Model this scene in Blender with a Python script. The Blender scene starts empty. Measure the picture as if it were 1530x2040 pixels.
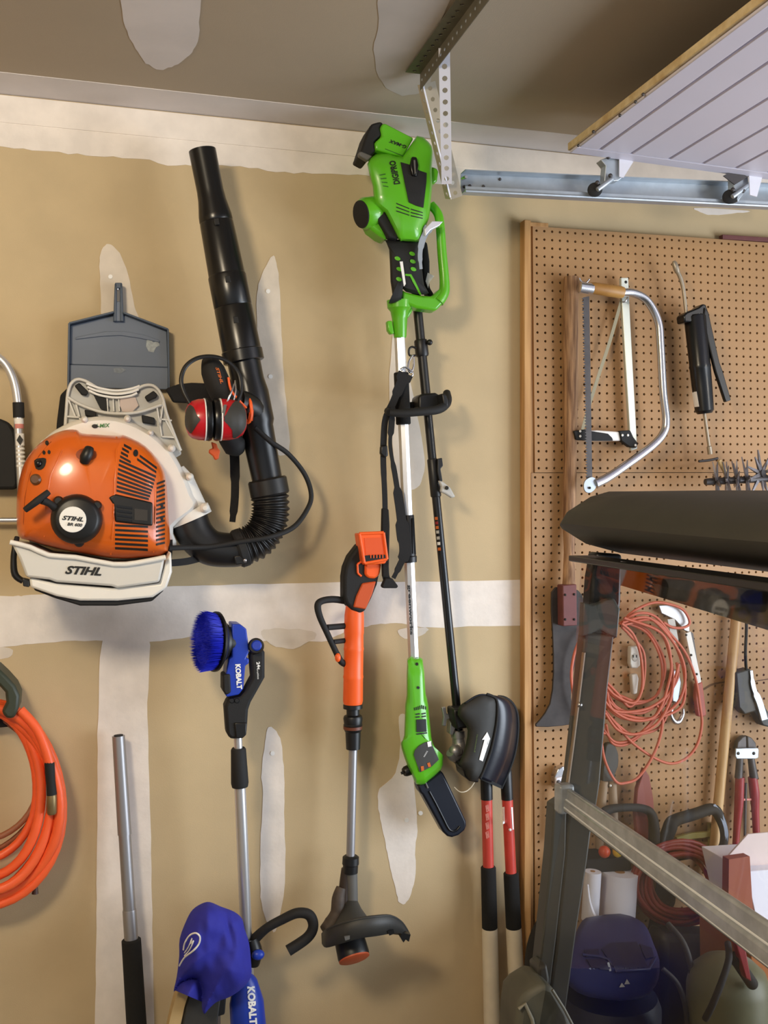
import bpy, bmesh, math, random
from mathutils import Vector, Matrix
from mathutils.bvhtree import BVHTree
from mathutils import noise
S = bpy.context.scene
C = S.collection
R = math.radians

# ------------------------------------------------------------------ camera, world, lights, exposure
F = 2010.0            # focal length in pixels of the 1530 x 2040 frame
TH = R(15.65)         # the camera looks this far to the right of the wall's normal
D = 2.862             # camera to wall
CZ = 1.75             # eye height
HY = 1012.0           # horizon row
HC = CZ + 1.103       # ceiling height
FW = Vector((math.sin(TH), math.cos(TH), 0)); RT = Vector((math.cos(TH), -math.sin(TH), 0)); UP = Vector((0, 0, 1))
CAM = Vector((0, -D, CZ))
cam = bpy.data.cameras.new('camera'); camo = bpy.data.objects.new('camera', cam); C.objects.link(camo)
cam.sensor_fit = 'VERTICAL'; cam.sensor_height = 36; cam.lens = 36 * F / 2040; cam.shift_y = -8 / 2040
cam.clip_start = 0.05
camo.location = CAM; camo.rotation_euler = (R(90), 0, -TH)
S.camera = camo

world = bpy.data.worlds.new('world'); S.world = world; world.use_nodes = True
world.node_tree.nodes['Background'].inputs[0].default_value = (0.83, 0.90, 1.0, 1)
world.node_tree.nodes['Background'].inputs[1].default_value = 0.50

def lamp(name, kind, loc, energy, col, **kw):
    l = bpy.data.lights.new(name, kind); o = bpy.data.objects.new(name, l); C.objects.link(o)
    o.location = loc; l.energy = energy; l.color = col
    for k, v in kw.items():
        if k == 'rot': o.rotation_euler = v
        else: setattr(l, k, v)
    return o
# the warm ceiling bulb in the middle of the garage
lamp('ceiling_bulb_light', 'POINT', (-0.75, -2.35, CZ + 0.90), 112, (1.0, 0.85, 0.62), shadow_soft_size=0.20)
# daylight through the open garage doorway on the right
lamp('doorway_daylight', 'AREA', (3.8, -2.5, 0.95), 160, (0.80, 0.89, 1.0), shape='RECTANGLE', size=1.9, size_y=2.6, rot=(0, R(82), R(-12)))
# the second ceiling bulb, towards the doorway
lamp('second_bulb_light', 'POINT', (3.0, -2.0, CZ + 0.60), 24, (1.0, 0.90, 0.74), shadow_soft_size=0.09)
S.view_settings.view_transform = 'Standard'; S.view_settings.look = 'None'
S.view_settings.exposure = 0.12; S.view_settings.gamma = 1.0; S.view_settings.use_curve_mapping = False
S.cycles.use_denoising = True

# ------------------------------------------------------------------ picture to place
def ray(px, py): return FW + RT * ((px - 765) / F) + UP * ((HY - py) / F)
def W(px, py, d=0.0):
    """the point d metres in front of the back wall that is seen at this pixel"""
    r = ray(px, py); return CAM + r * ((D - d) / r.y)
def Wc(px, py, h=HC):
    """the point on the horizontal plane z = h seen at this pixel"""
    r = ray(px, py); return CAM + r * ((h - CZ) / r.z)
def K(px, py, t): return CAM + ray(px, py) * t
def mpp(px, py, d=0.0): return ((D - d) / ray(px, py).y) / F

# ------------------------------------------------------------------ materials
def lin(c):
    c = c / 255.0
    return c / 12.92 if c <= 0.04045 else ((c + 0.055) / 1.055) ** 2.4
def rgb(c): return (lin(c[0]), lin(c[1]), lin(c[2]), 1)
MATS = {}
def mat(name, col, rough=0.5, metal=0.0, var=0.0, scale=20.0, bump=0.0, bscale=200.0, col2=None, stretch=None, coat=0.0, spec=None):
    if name in MATS: return MATS[name]
    m = bpy.data.materials.new(name); m.use_nodes = True; MATS[name] = m
    nt = m.node_tree; b = nt.nodes['Principled BSDF']
    b.inputs['Base Color'].default_value = rgb(col); b.inputs['Roughness'].default_value = rough; b.inputs['Metallic'].default_value = metal
    if coat: b.inputs['Coat Weight'].default_value = coat; b.inputs['Coat Roughness'].default_value = 0.08
    if spec is not None: b.inputs['Specular IOR Level'].default_value = spec
    tc = nt.nodes.new('ShaderNodeTexCoord'); mp = nt.nodes.new('ShaderNodeMapping')
    nt.links.new(tc.outputs['Object'], mp.inputs[0])
    if stretch: mp.inputs['Scale'].default_value = stretch
    if var or col2:
        n = nt.nodes.new('ShaderNodeTexNoise'); n.inputs['Scale'].default_value = scale; n.inputs['Detail'].default_value = 6
        nt.links.new(mp.outputs[0], n.inputs['Vector'])
        cr = nt.nodes.new('ShaderNodeValToRGB'); cr.color_ramp.elements[0].position = 0.35; cr.color_ramp.elements[1].position = 0.66
        c2 = rgb(col2) if col2 else tuple(x * (1 - var) for x in rgb(col)[:3]) + (1,)
        cr.color_ramp.elements[0].color = c2; cr.color_ramp.elements[1].color = rgb(col)
        nt.links.new(n.outputs['Fac'], cr.inputs[0]); nt.links.new(cr.outputs[0], b.inputs['Base Color'])
    if bump:
        n2 = nt.nodes.new('ShaderNodeTexNoise'); n2.inputs['Scale'].default_value = bscale; n2.inputs['Detail'].default_value = 4
        nt.links.new(mp.outputs[0], n2.inputs['Vector'])
        bp = nt.nodes.new('ShaderNodeBump'); bp.inputs['Strength'].default_value = bump; bp.inputs['Distance'].default_value = 0.002
        nt.links.new(n2.outputs['Fac'], bp.inputs['Height']); nt.links.new(bp.outputs[0], b.inputs['Normal'])
    return m
def glass_mat(name, tint, gloss=0.08, rough=0.02):
    m = bpy.data.materials.new(name); m.use_nodes = True; nt = m.node_tree
    nt.nodes.remove(nt.nodes['Principled BSDF']); out = nt.nodes['Material Output']
    t = nt.nodes.new('ShaderNodeBsdfTransparent'); t.inputs[0].default_value = tint + (1,)
    g = nt.nodes.new('ShaderNodeBsdfGlossy'); g.inputs['Roughness'].default_value = rough
    mx = nt.nodes.new('ShaderNodeMixShader'); mx.inputs[0].default_value = gloss
    nt.links.new(t.outputs[0], mx.inputs[1]); nt.links.new(g.outputs[0], mx.inputs[2]); nt.links.new(mx.outputs[0], out.inputs[0])
    MATS[name] = m; return m

M_DRY = mat('drywall_paper', (198, 176, 138), 0.85, var=0.09, scale=5, bump=0.15, bscale=300)
M_CEIL = mat('ceiling_paper', (174, 158, 136), 0.9, var=0.08, scale=1.5, bump=0.15, bscale=300)
M_MUD = mat('joint_compound', (238, 228, 218), 0.8, var=0.13, scale=12, bump=0.35, bscale=60)
M_MUD2 = mat('joint_compound_thin', (224, 212, 196), 0.82, var=0.15, scale=12, bump=0.3, bscale=60)
M_CMUD = mat('ceiling_compound', (216, 208, 204), 0.85, var=0.1, scale=6, bump=0.2, bscale=60)
M_CMUDF = mat('ceiling_compound_faint', (182, 172, 163), 0.88, var=0.1, scale=6)
M_FLOOR = mat('concrete', (130, 126, 120), 0.85, var=0.2, scale=5, bump=0.3)
M_PEG = mat('hardboard', (170, 129, 84), 0.6, var=0.12, scale=4, bump=0.1, bscale=400)
M_PINE = mat('pine_strip', (196, 150, 95), 0.65, col2=(165, 118, 66), scale=6, stretch=(8, 8, 0.6))
M_PINE2 = mat('pine_dowel', (205, 170, 120), 0.5, col2=(178, 138, 88), scale=8, stretch=(8, 8, 0.5))
M_BLK = mat('black_plastic', (19, 18, 18), 0.42)
M_BLKG = mat('black_plastic_gloss', (16, 16, 18), 0.28)
M_BLKM = mat('black_rubber', (21, 20, 20), 0.75, bump=0.15, bscale=300)
M_FOAM = mat('black_foam', (24, 23, 22), 0.95, bump=0.5, bscale=500)
M_WEB = mat('black_webbing', (22, 21, 22), 0.85, bump=0.4, bscale=700)
M_GREY = mat('grey_plastic', (96, 94, 90), 0.5)
M_DGREY = mat('dark_grey_plastic', (58, 57, 54), 0.55, var=0.15, scale=15)
M_ORNG = mat('orange_plastic', (212, 98, 22), 0.28, coat=0.3)
M_ORNGD = mat('orange_shade_and_seam', (150, 62, 14), 0.5)  # darker orange: seam lines, and shade painted into the knob recess
M_WHT = mat('white_plastic', (230, 226, 218), 0.35, var=0.05, scale=8)
M_OFFW = mat('light_grey_plastic', (208, 205, 198), 0.42)
M_LGREY = mat('grey_frame_plastic', (186, 184, 178), 0.45)
M_RED = mat('red_plastic', (190, 22, 34), 0.3, coat=0.2)
M_TRIM = mat('bright_orange_plastic', (245, 98, 34), 0.4)
M_TRIMD = mat('burnt_orange_rubber', (196, 78, 24), 0.6)
M_HOSE = mat('orange_hose', (245, 98, 48), 0.45)
M_BROWNH = mat('brown_hose', (150, 92, 62), 0.5)
M_BRASS = mat('worn_brass', (150, 128, 88), 0.45, 0.7, var=0.2)
M_GREEN = mat('lime_green_plastic', (92, 178, 30), 0.3, coat=0.3)
M_BLUE = mat('royal_blue_plastic', (26, 58, 170), 0.4)
M_BRIS = mat('blue_bristle', (14, 30, 190), 0.6)
M_CLOTH = mat('blue_cloth', (42, 44, 158), 0.8, var=0.1, scale=30, bump=0.2, bscale=500)
M_CHROME = mat('chrome', (205, 205, 210), 0.22, 0.95)
M_ALU = mat('brushed_aluminium', (222, 221, 222), 0.33, 0.8)
M_ALUD = mat('dull_aluminium', (168, 166, 168), 0.42, 0.75)
M_STEEL = mat('dark_steel', (84, 80, 80), 0.5, 0.6, var=0.25, scale=25)
M_GALV = mat('galvanised_steel', (178, 186, 194), 0.42, 0.6, var=0.12, scale=30)
M_ZINC = mat('zinc_angle', (112, 106, 92), 0.5, 0.5, var=0.15, scale=30)
M_STRAP = mat('bright_zinc_strap', (222, 222, 232), 0.4, 0.25)
M_DPAN = mat('slate_blue_plastic', (98, 108, 124), 0.5, var=0.08, scale=10)
M_DPAND = mat('slate_rim_plastic', (66, 78, 94), 0.5)
M_WHITE = mat('white_print', (238, 236, 232), 0.6)
M_INK = mat('black_print_and_shade', (18, 18, 18), 0.6)  # print, and painted darkness for vent slits, holes and the post gap
M_OINK = mat('orange_print', (200, 98, 30), 0.6)
M_GINK = mat('green_print', (60, 120, 60), 0.6)
M_PINK = mat('pink_print', (210, 130, 120), 0.6)
M_TAN = mat('tan_wood', (196, 168, 118), 0.6, var=0.15, scale=12)
M_OLDW = mat('rough_brown_wood', (178, 138, 100), 0.7, col2=(112, 78, 52), scale=10, stretch=(10, 10, 0.8), bump=0.6, bscale=40)
M_MAROON = mat('maroon_wood_and_gap', (112, 62, 60), 0.65, var=0.2, scale=20)
M_DREDP = mat('salmon_red_grip', (168, 84, 70), 0.55)
M_SALMON = mat('salmon_cord', (196, 100, 76), 0.5)
M_DRED = mat('dark_red_enamel', (150, 34, 40), 0.45, var=0.2, scale=20)
M_REDP = mat('red_fibreglass', (198, 68, 56), 0.4, var=0.12, scale=20)
M_CREAM = mat('cream_fibreglass', (214, 202, 178), 0.5, var=0.1, scale=16)
M_NAVY = mat('navy_plastic', (38, 42, 90), 0.4, var=0.1, scale=8)
M_NAVYD = mat('navy_recess_shade', (20, 22, 58), 0.5)  # darker navy that paints the shade of the lid recesses
M_PAPER = mat('white_paper', (232, 232, 244), 0.85)
M_CARD = mat('cardboard', (172, 128, 84), 0.85, var=0.1)
M_OLIVE = mat('olive_tank', (108, 108, 82), 0.45, var=0.1)
M_CARTB = mat('cart_black_plastic', (40, 38, 33), 0.62, var=0.18, scale=14)
M_POST = mat('cart_post_paint', (66, 66, 62), 0.5, var=0.12, scale=10)
M_DOOR = mat('door_white_steel', (206, 200, 212), 0.45, var=0.03, scale=5)
M_OSB = mat('raw_wood_edge', (206, 186, 146), 0.8, col2=(176, 148, 104), scale=25)
M_LIME = mat('lime_trim', (176, 200, 40), 0.6)
M_YEL = mat('yellow_plastic', (224, 186, 50), 0.4)
M_CLEAR = glass_mat('clear_windshield', (0.90, 0.89, 0.87), 0.05)
M_SMOKE = glass_mat('smoked_visor', (0.16, 0.14, 0.12), 0.06)
M_SMOKE2 = glass_mat('dusty_lower_windshield', (0.78, 0.77, 0.75), 0.05, 0.15)
M_BAR = mat('clear_acrylic_bar', (168, 172, 176), 0.22, var=0.25, scale=30)
M_BAR.node_tree.nodes['Principled BSDF'].inputs['Transmission Weight'].default_value = 0.35

# ------------------------------------------------------------------ mesh helpers
def link(name, me, m, parent=None, smooth=None):
    o = bpy.data.objects.new(name, me); C.objects.link(o)
    if m is not None: me.materials.append(m)
    if parent is not None: o.parent = parent
    if smooth is not None:
        for p in me.polygons: p.use_smooth = True
        me.set_sharp_from_angle(angle=R(smooth))
    return o
def mesh(name, vs, fs, m, parent=None, smooth=None):
    me = bpy.data.meshes.new(name); me.from_pydata([tuple(v) for v in vs], [], fs)
    bm = bmesh.new(); bm.from_mesh(me); bmesh.ops.recalc_face_normals(bm, faces=bm.faces); bm.to_mesh(me); bm.free()
    me.update(); return link(name, me, m, parent, smooth)
def thing(name, label, cat, group=None):
    o = bpy.data.objects.new(name, None); C.objects.link(o); o.empty_display_size = 0.05
    o['label'] = label; o['category'] = cat
    if group: o['group'] = group
    return o
def tag(o, label, cat, group=None):
    o['label'] = label; o['category'] = cat
    if group: o['group'] = group
    return o
def base(o, p):
    """move an empty to p while its parts, built in world space, stay"""
    o.location = p
    for c in list(C.objects):
        if c.parent == o: c.matrix_parent_inverse = Matrix.Translation(-Vector(p))
    return o
def bev(o, w, seg=2, ang=35):
    if w:
        b = o.modifiers.new('bevel', 'BEVEL'); b.width = w; b.segments = seg; b.limit_method = 'ANGLE'; b.angle_limit = R(ang)
        for p in o.data.polygons: p.use_smooth = True
        o.data.set_sharp_from_angle(angle=R(50))
    return o
def cat_rom(pts, n=6, closed=False):
    P = [Vector(p) for p in pts]; N = len(P); out = []
    rng = range(N) if closed else range(N - 1)
    for i in rng:
        p0 = P[(i - 1) % N] if closed else P[max(i - 1, 0)]; p1 = P[i]; p2 = P[(i + 1) % N]
        p3 = P[(i + 2) % N] if closed else P[min(i + 2, N - 1)]
        for k in range(n):
            t = k / n
            out.append(0.5 * ((2 * p1) + (p2 - p0) * t + (2 * p0 - 5 * p1 + 4 * p2 - p3) * t * t + (3 * p1 - p0 - 3 * p2 + p3) * t ** 3))
    if not closed: out.append(P[-1])
    return out
def sm2(pts, n=4): return [(p.x, p.y) for p in cat_rom([(a, b, 0) for a, b in pts], n, True)]
def plate(name, pts, d, th, m, parent=None, bevel=0.0, seg=2, sm=0, P=None, back=None):
    """outline drawn at distance d from the wall, th thick"""
    if sm: pts = sm2(pts, sm)
    f = P or W
    fr = [f(x, y, d) for x, y in pts]; N = len(fr)
    bk = [v + Vector((0, th, 0)) for v in fr]
    if back:  # back outline scaled about its centre
        c = sum(bk, Vector()) / N; bk = [c + (v - c) * back for v in bk]
    fs = [list(range(N)), list(range(N, 2 * N))] + [[i, (i + 1) % N, N + (i + 1) % N, N + i] for i in range(N)]
    return bev(mesh(name, fr + bk, fs, m, parent), bevel, seg)
def px3(p): return W(*p) if len(p) == 3 else W(p[0], p[1], 0.05)
def tube3(name, pts, r, m, parent=None, res=10, closed=False, cap=True, smooth=60, flat=None):
    P = [Vector(p) for p in pts]; N = len(P)
    rs = r if isinstance(r, (list, tuple)) else [r] * N
    if len(rs) != N:
        L = len(rs); rs = [rs[min(int(i * (L - 1) / (N - 1)), L - 2)] + (rs[min(int(i * (L - 1) / (N - 1)) + 1, L - 1)] - rs[min(int(i * (L - 1) / (N - 1)), L - 2)]) * ((i * (L - 1) / (N - 1)) - min(int(i * (L - 1) / (N - 1)), L - 2)) for i in range(N)]
    vs = []; prev = None
    for i in range(N):
        t = (P[(i + 1) % N] - P[i - 1]) if closed else (P[min(i + 1, N - 1)] - P[max(i - 1, 0)])
        t.normalize()
        if prev is None:
            a = Vector((0, 1, 0)) if abs(t.y) < 0.9 else Vector((1, 0, 0)); n = (a - t * a.dot(t)).normalized()
        else:
            n = (prev - t * prev.dot(t)).normalized()
        prev = n; b = t.cross(n)
        for k in range(res):
            a = 2 * math.pi * k / res
            fl = flat if flat else 1.0
            vs.append(P[i] + n * (math.cos(a) * rs[i] * fl) + b * (math.sin(a) * rs[i]))
    fs = []
    for i in range(N if closed else N - 1):
        j = (i + 1) % N
        for k in range(res): fs.append([i * res + k, i * res + (k + 1) % res, j * res + (k + 1) % res, j * res + k])
    if cap and not closed: fs += [list(range(res)), list(range((N - 1) * res, N * res))]
    return mesh(name, vs, fs, m, parent, smooth)
def tube(name, pts, rpx, m, parent=None, n=6, res=10, closed=False, flat=None):
    """pts are (px, py, d); rpx is a radius in pixels (or a list)"""
    k = mpp(*pts[len(pts) // 2])
    P = [W(*p) for p in pts]
    if n > 1: P = cat_rom(P, n, closed)
    r = [x * k for x in rpx] if isinstance(rpx, (list, tuple)) else rpx * k
    return tube3(name, P, r, m, parent, res, closed, flat=flat)
def lathe3(name, a, b, prof, m, parent=None, seg=24, smooth=35):
    a = Vector(a); b = Vector(b); t = (b - a); L = t.length; t = t / L
    q = Vector((0, 1, 0)) if abs(t.y) < 0.9 else Vector((1, 0, 0)); n = (q - t * q.dot(t)).normalized(); c = t.cross(n)
    vs = []; fs = []
    for s, r in prof:
        for k in range(seg):
            w = 2 * math.pi * k / seg; vs.append(a + t * (s * L) + (n * math.cos(w) + c * math.sin(w)) * max(r, 1e-5))
    for i in range(len(prof) - 1):
        for k in range(seg): fs.append([i * seg + k, i * seg + (k + 1) % seg, (i + 1) * seg + (k + 1) % seg, (i + 1) * seg + k])
    fs += [list(range(seg)), list(range((len(prof) - 1) * seg, len(prof) * seg))]
    return mesh(name, vs, fs, m, parent, smooth)
def lathe(name, a, b, prof, m, parent=None, seg=24, smooth=35):
    """a, b are (px, py, d); radii in pixels"""
    k = mpp(*[(x + y) / 2 for x, y in zip(a, b)])
    return lathe3(name, W(*a), W(*b), [(s, r * k) for s, r in prof], m, parent, seg, smooth)
def cyl(name, a, b, rpx, m, parent=None, seg=20):
    e = 0.04
    return lathe(name, a, b, [(0, rpx * 0.88), (e, rpx), (1 - e, rpx), (1, rpx * 0.88)], m, parent, seg)
def box3(name, c, size, m, parent=None, bevel=0.0, rot=None):
    x, y, z = [s / 2 for s in size]
    vs = [Vector((i * x, j * y, k * z)) for i in (-1, 1) for j in (-1, 1) for k in (-1, 1)]
    if rot is not None: vs = [rot @ v for v in vs]
    c = Vector(c)
    fs = [[0, 1, 3, 2], [4, 6, 7, 5], [0, 4, 5, 1], [2, 3, 7, 6], [0, 2, 6, 4], [1, 5, 7, 3]]
    return bev(mesh(name, [c + v for v in vs], fs, m, parent), bevel)
def beam(name, a, b, w, h, m, parent=None, bevel=0.0, up=(0, 0, 1)):
    """bar from a to b, w wide sideways and h tall along up"""
    a = Vector(a); b = Vector(b); t = (b - a).normalized(); u = Vector(up); u = (u - t * u.dot(t)).normalized(); s = t.cross(u)
    vs = [p + s * (i * w / 2) + u * (j * h / 2) for p in (a, b) for i in (-1, 1) for j in (-1, 1)]
    fs = [[0, 1, 3, 2], [4, 6, 7, 5], [0, 4, 5, 1], [2, 3, 7, 6], [0, 2, 6, 4], [1, 5, 7, 3]]
    return bev(mesh(name, vs, fs, m, parent), bevel)
def ribbon(name, pts, wpx, th, m, parent=None, n=6):
    """flat strap through (px, py, d) points, wpx wide in the picture plane and th metres thick"""
    Q = cat_rom(pts, n); N = len(Q)
    ws = wpx if isinstance(wpx, (list, tuple)) else [wpx] * N
    if len(ws) != N: ws = [ws[min(int(round(i * (len(ws) - 1) / (N - 1))), len(ws) - 1)] for i in range(N)]
    vs = []
    for i in range(N):
        t = Q[min(i + 1, N - 1)] - Q[max(i - 1, 0)]; l = math.hypot(t.x, t.y) or 1
        nx, ny = -t.y / l, t.x / l
        for sg in (-1, 1):
            p = W(Q[i].x + nx * ws[i] / 2 * sg, Q[i].y + ny * ws[i] / 2 * sg, Q[i].z)
            vs += [p, p + Vector((0, th, 0))]
    fs = []
    for i in range(N - 1):
        a = i * 4; b = a + 4
        fs += [[a, a + 2, b + 2, b], [a + 1, b + 1, b + 3, a + 3], [a, b, b + 1, a + 1], [a + 2, a + 3, b + 3, b + 2]]
    fs += [[0, 1, 3, 2], [(N - 1) * 4, (N - 1) * 4 + 2, (N - 1) * 4 + 3, (N - 1) * 4 + 1]]
    return mesh(name, vs, fs, m, parent, 40)
def ball(name, c, r, m, parent=None, seg=16, rings=10):
    r = Vector(r) if not isinstance(r, (int, float)) else Vector((r, r, r)); c = Vector(c)
    vs = []; fs = []
    for i in range(1, rings):
        a = math.pi * i / rings
        for k in range(seg):
            w = 2 * math.pi * k / seg; vs.append(c + Vector((r.x * math.sin(a) * math.cos(w), r.y * math.sin(a) * math.sin(w), r.z * math.cos(a))))
    for i in range(rings - 2):
        for k in range(seg): fs.append([i * seg + k, i * seg + (k + 1) % seg, (i + 1) * seg + (k + 1) % seg, (i + 1) * seg + k])
    vs += [c + Vector((0, 0, r.z)), c - Vector((0, 0, r.z))]; T = len(vs) - 2
    for k in range(seg): fs += [[T, (k + 1) % seg, k], [T + 1, (rings - 2) * seg + k, (rings - 2) * seg + (k + 1) % seg]]
    return mesh(name, vs, fs, m, parent, 60)
def pball(name, p, rpx, m, parent=None, sq=1.0): 
    k = mpp(*p); r = rpx if isinstance(rpx, (tuple, list)) else (rpx, rpx)
    return ball(name, W(*p), (r[0] * k, min(r) * k * sq, r[1] * k), m, parent)
def puff(name, pts, ctr, prof, m, parent=None, sm=4, wr=0.0, seed=1, smooth=45):
    """rings of the outline shrunk towards ctr: prof is [(scale, d), ...] from back to front"""
    if sm: pts = sm2(pts, sm)
    N = len(pts); vs = []; fs = []; rnd = random.Random(seed)
    ph = [rnd.uniform(0, 6.28) for _ in range(6)]
    for j, (s, d) in enumerate(prof):
        for i, (x, y) in enumerate(pts):
            a = 6.28 * i / N
            dd = d + (wr * (math.sin(5 * a + ph[0] + j * 0.7) + 0.7 * math.sin(9 * a + ph[1] - j) + 0.4 * math.sin(17 * a + ph[2])) if 0 < j else 0)
            vs.append(W(ctr[0] + (x - ctr[0]) * s, ctr[1] + (y - ctr[1]) * s, dd))
    for j in range(len(prof) - 1):
        for i in range(N): fs.append([j * N + i, j * N + (i + 1) % N, (j + 1) * N + (i + 1) % N, (j + 1) * N + i])
    vs.append(W(ctr[0], ctr[1], prof[-1][1])); c = len(vs) - 1; l = (len(prof) - 1) * N
    fs += [[l + i, l + (i + 1) % N, c] for i in range(N)]; fs.append(list(range(N)))
    return mesh(name, vs, fs, m, parent, smooth)
def surf(*objs):
    """a ray target made of these world-space meshes"""
    vs = []; fs = []
    for o in objs:
        k = len(vs); vs += [v.co.copy() for v in o.data.vertices]; fs += [[k + i for i in p.vertices] for p in o.data.polygons]
    t = BVHTree.FromPolygons(vs, fs)
    def hit(px, py, off=0.0, dflt=0.2):
        r = ray(px, py).normalized(); h = t.ray_cast(CAM, r)
        if h[0] is None: return W(px, py, dflt)
        n = h[1] if h[1].dot(r) < 0 else -h[1]
        return h[0] + n * off
    return hit
def decal(name, quad, hit, m, parent, n=5, k=2, off=0.0012, th=0.0008):
    """thin patch laid on a surface; quad = four pixel corners in order"""
    A, B, Cc, Dd = [Vector((x, y, 0)) for x, y in quad]; vs = []; fs = []
    for lay in (off, off - th):
        for j in range(k + 1):
            for i in range(n + 1):
                a = A.lerp(B, i / n); b = Dd.lerp(Cc, i / n); q = a.lerp(b, j / k); vs.append(hit(q.x, q.y, lay))
    Q = (n + 1) * (k + 1)
    for j in range(k):
        for i in range(n):
            a = j * (n + 1) + i; f = [a, a + 1, a + n + 2, a + n + 1]; fs += [f, [Q + x for x in f][::-1]]
    rim = [i for i in range(n + 1)] + [j * (n + 1) + n for j in range(1, k + 1)] + [k * (n + 1) + i for i in range(n - 1, -1, -1)] + [j * (n + 1) for j in range(k - 1, 0, -1)]
    for a, b in zip(rim, rim[1:] + rim[:1]): fs.append([a, b, Q + b, Q + a])
    return mesh(name, vs, fs, m, parent)
def fill2d(pts, cell=7.0):
    """triangles filling a pixel outline, no edge longer than about cell"""
    bm = bmesh.new(); vs = [bm.verts.new((x, y, 0)) for x, y in pts]; bm.faces.new(vs)
    bmesh.ops.triangulate(bm, faces=bm.faces[:], quad_method='BEAUTY', ngon_method='BEAUTY')
    for _ in range(7):
        es = [e for e in bm.edges if e.calc_length() > cell]
        if not es: break
        bmesh.ops.subdivide_edges(bm, edges=es, cuts=1); bmesh.ops.triangulate(bm, faces=bm.faces[:])
        bmesh.ops.beautify_fill(bm, faces=bm.faces[:], edges=[e for e in bm.edges if not e.is_boundary])
    bm.verts.index_update(); V = [(v.co.x, v.co.y) for v in bm.verts]; Fs = [[v.index for v in f.verts] for f in bm.faces]
    rim = [(e.verts[0].index, e.verts[1].index) for e in bm.edges if e.is_boundary]; bm.free()
    return V, Fs, rim
def patch(name, pts, hit, m, parent, off=0.0015, th=0.001, sm=0, cell=8.0):
    """thin polygon laid on a surface"""
    if sm: pts = sm2(pts, sm)
    V, Fs, rim = fill2d(pts, cell); N = len(V)
    vs = [hit(x, y, off) for x, y in V] + [hit(x, y, off - th) for x, y in V]
    return mesh(name, vs, Fs + [[N + i for i in f] for f in Fs] + [[a, b, N + b, N + a] for a, b in rim], m, parent, 40)
def pillow(name, pts, dfun, dback, m, parent, sm=4, cell=8.0, smooth=80):
    """solid whose front follows dfun(px, py, edge distance in px) and whose back is flat at dback"""
    if sm: pts = sm2(pts, sm)
    V, Fs, rim = fill2d(pts, cell); N = len(V); E = [(Vector(pts[i]), Vector(pts[(i + 1) % len(pts)])) for i in range(len(pts))]
    def ed(p):
        best = 1e9
        for a, b in E:
            ab = b - a; t = max(0, min(1, (p - a).dot(ab) / (ab.length_squared or 1))); best = min(best, (p - a - ab * t).length)
        return best
    vs = [W(x, y, dfun(x, y, ed(Vector((x, y))))) for x, y in V] + [W(x, y, dback) for x, y in V]
    return mesh(name, vs, Fs + [[N + i for i in f] for f in Fs] + [[a, b, N + b, N + a] for a, b in rim], m, parent, smooth)
def flat_at(d): return lambda px, py, off=0.0: W(px, py, d + off)
def text(name, s, c, w, h, ang, m, parent, hit, bold=0.02, shear=0.0, off=0.0016):
    cu = bpy.data.curves.new(name, 'FONT'); cu.body = s; cu.align_x = 'CENTER'; cu.align_y = 'CENTER'; cu.offset = bold; cu.shear = shear; cu.resolution_u = 3
    t = bpy.data.objects.new('t', cu); C.objects.link(t); bpy.context.view_layer.update()
    me = bpy.data.meshes.new_from_object(t.evaluated_get(bpy.context.evaluated_depsgraph_get()))
    bpy.data.objects.remove(t); me.name = name
    X = [v.co.x for v in me.vertices]; Y = [v.co.y for v in me.vertices]
    x0, x1, y0, y1 = min(X), max(X), min(Y), max(Y); ca, sa = math.cos(R(ang)), math.sin(R(ang))
    for v in me.vertices:
        a = ((v.co.x - x0) / (x1 - x0) - 0.5) * w; b = ((v.co.y - y0) / (y1 - y0) - 0.5) * h
        v.co = hit(c[0] + a * ca - b * sa, c[1] - (a * sa + b * ca), off)
    for p in me.polygons: p.use_smooth = False
    me.update(); o = link(name, me, m, parent); return o
def perf(name, O, ux, uy, nx, ny, pitch, hr, m, parent=None, th=0.004, mx=0.5, ny_off=None, sides=8, skip=None):
    """sheet with real round holes: nx by ny cells of `pitch`, first cell's corner at O, along unit ux, uy; back along n"""
    ux = Vector(ux).normalized(); uy = Vector(uy).normalized(); n = ux.cross(uy); O = Vector(O)
    vs = []; fs = []; ix = {}
    def v(x, y, z):
        k = (round(x * 1e5), round(y * 1e5), round(z * 1e5))
        if k not in ix: ix[k] = len(vs); vs.append(O + ux * x + uy * y + n * z)
        return ix[k]
    h = pitch / 2
    sq = [(h, 0), (h, h), (0, h), (-h, h), (-h, 0), (-h, -h), (0, -h), (h, -h)]
    for j in range(ny):
        for i in range(nx):
            cx = (i + 0.5) * pitch; cy = (j + 0.5) * pitch
            ring = [(cx + hr * math.cos(math.pi * k / 4), cy + hr * math.sin(math.pi * k / 4)) for k in range(8)]
            for k in range(8):
                a, b = sq[k], sq[(k + 1) % 8]; r0, r1 = ring[k], ring[(k + 1) % 8]
                fs.append([v(cx + a[0], cy + a[1], 0), v(cx + b[0], cy + b[1], 0), v(r1[0], r1[1], 0), v(r0[0], r0[1], 0)])
                fs.append([v(r0[0], r0[1], 0), v(r1[0], r1[1], 0), v(r1[0], r1[1], th), v(r0[0], r0[1], th)])
    for i in range(2 * nx):
        for y in (0, ny * pitch): fs.append([v(i * h, y, 0), v((i + 1) * h, y, 0), v((i + 1) * h, y, th), v(i * h, y, th)])
    for j in range(2 * ny):
        for x in (0, nx * pitch): fs.append([v(x, j * h, 0), v(x, (j + 1) * h, 0), v(x, (j + 1) * h, th), v(x, j * h, th)])
    me = bpy.data.meshes.new(name); me.from_pydata([tuple(q) for q in vs], [], fs); me.update()
    return link(name, me, m, parent)
def struct(o): o['kind'] = 'structure'; return o
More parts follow.
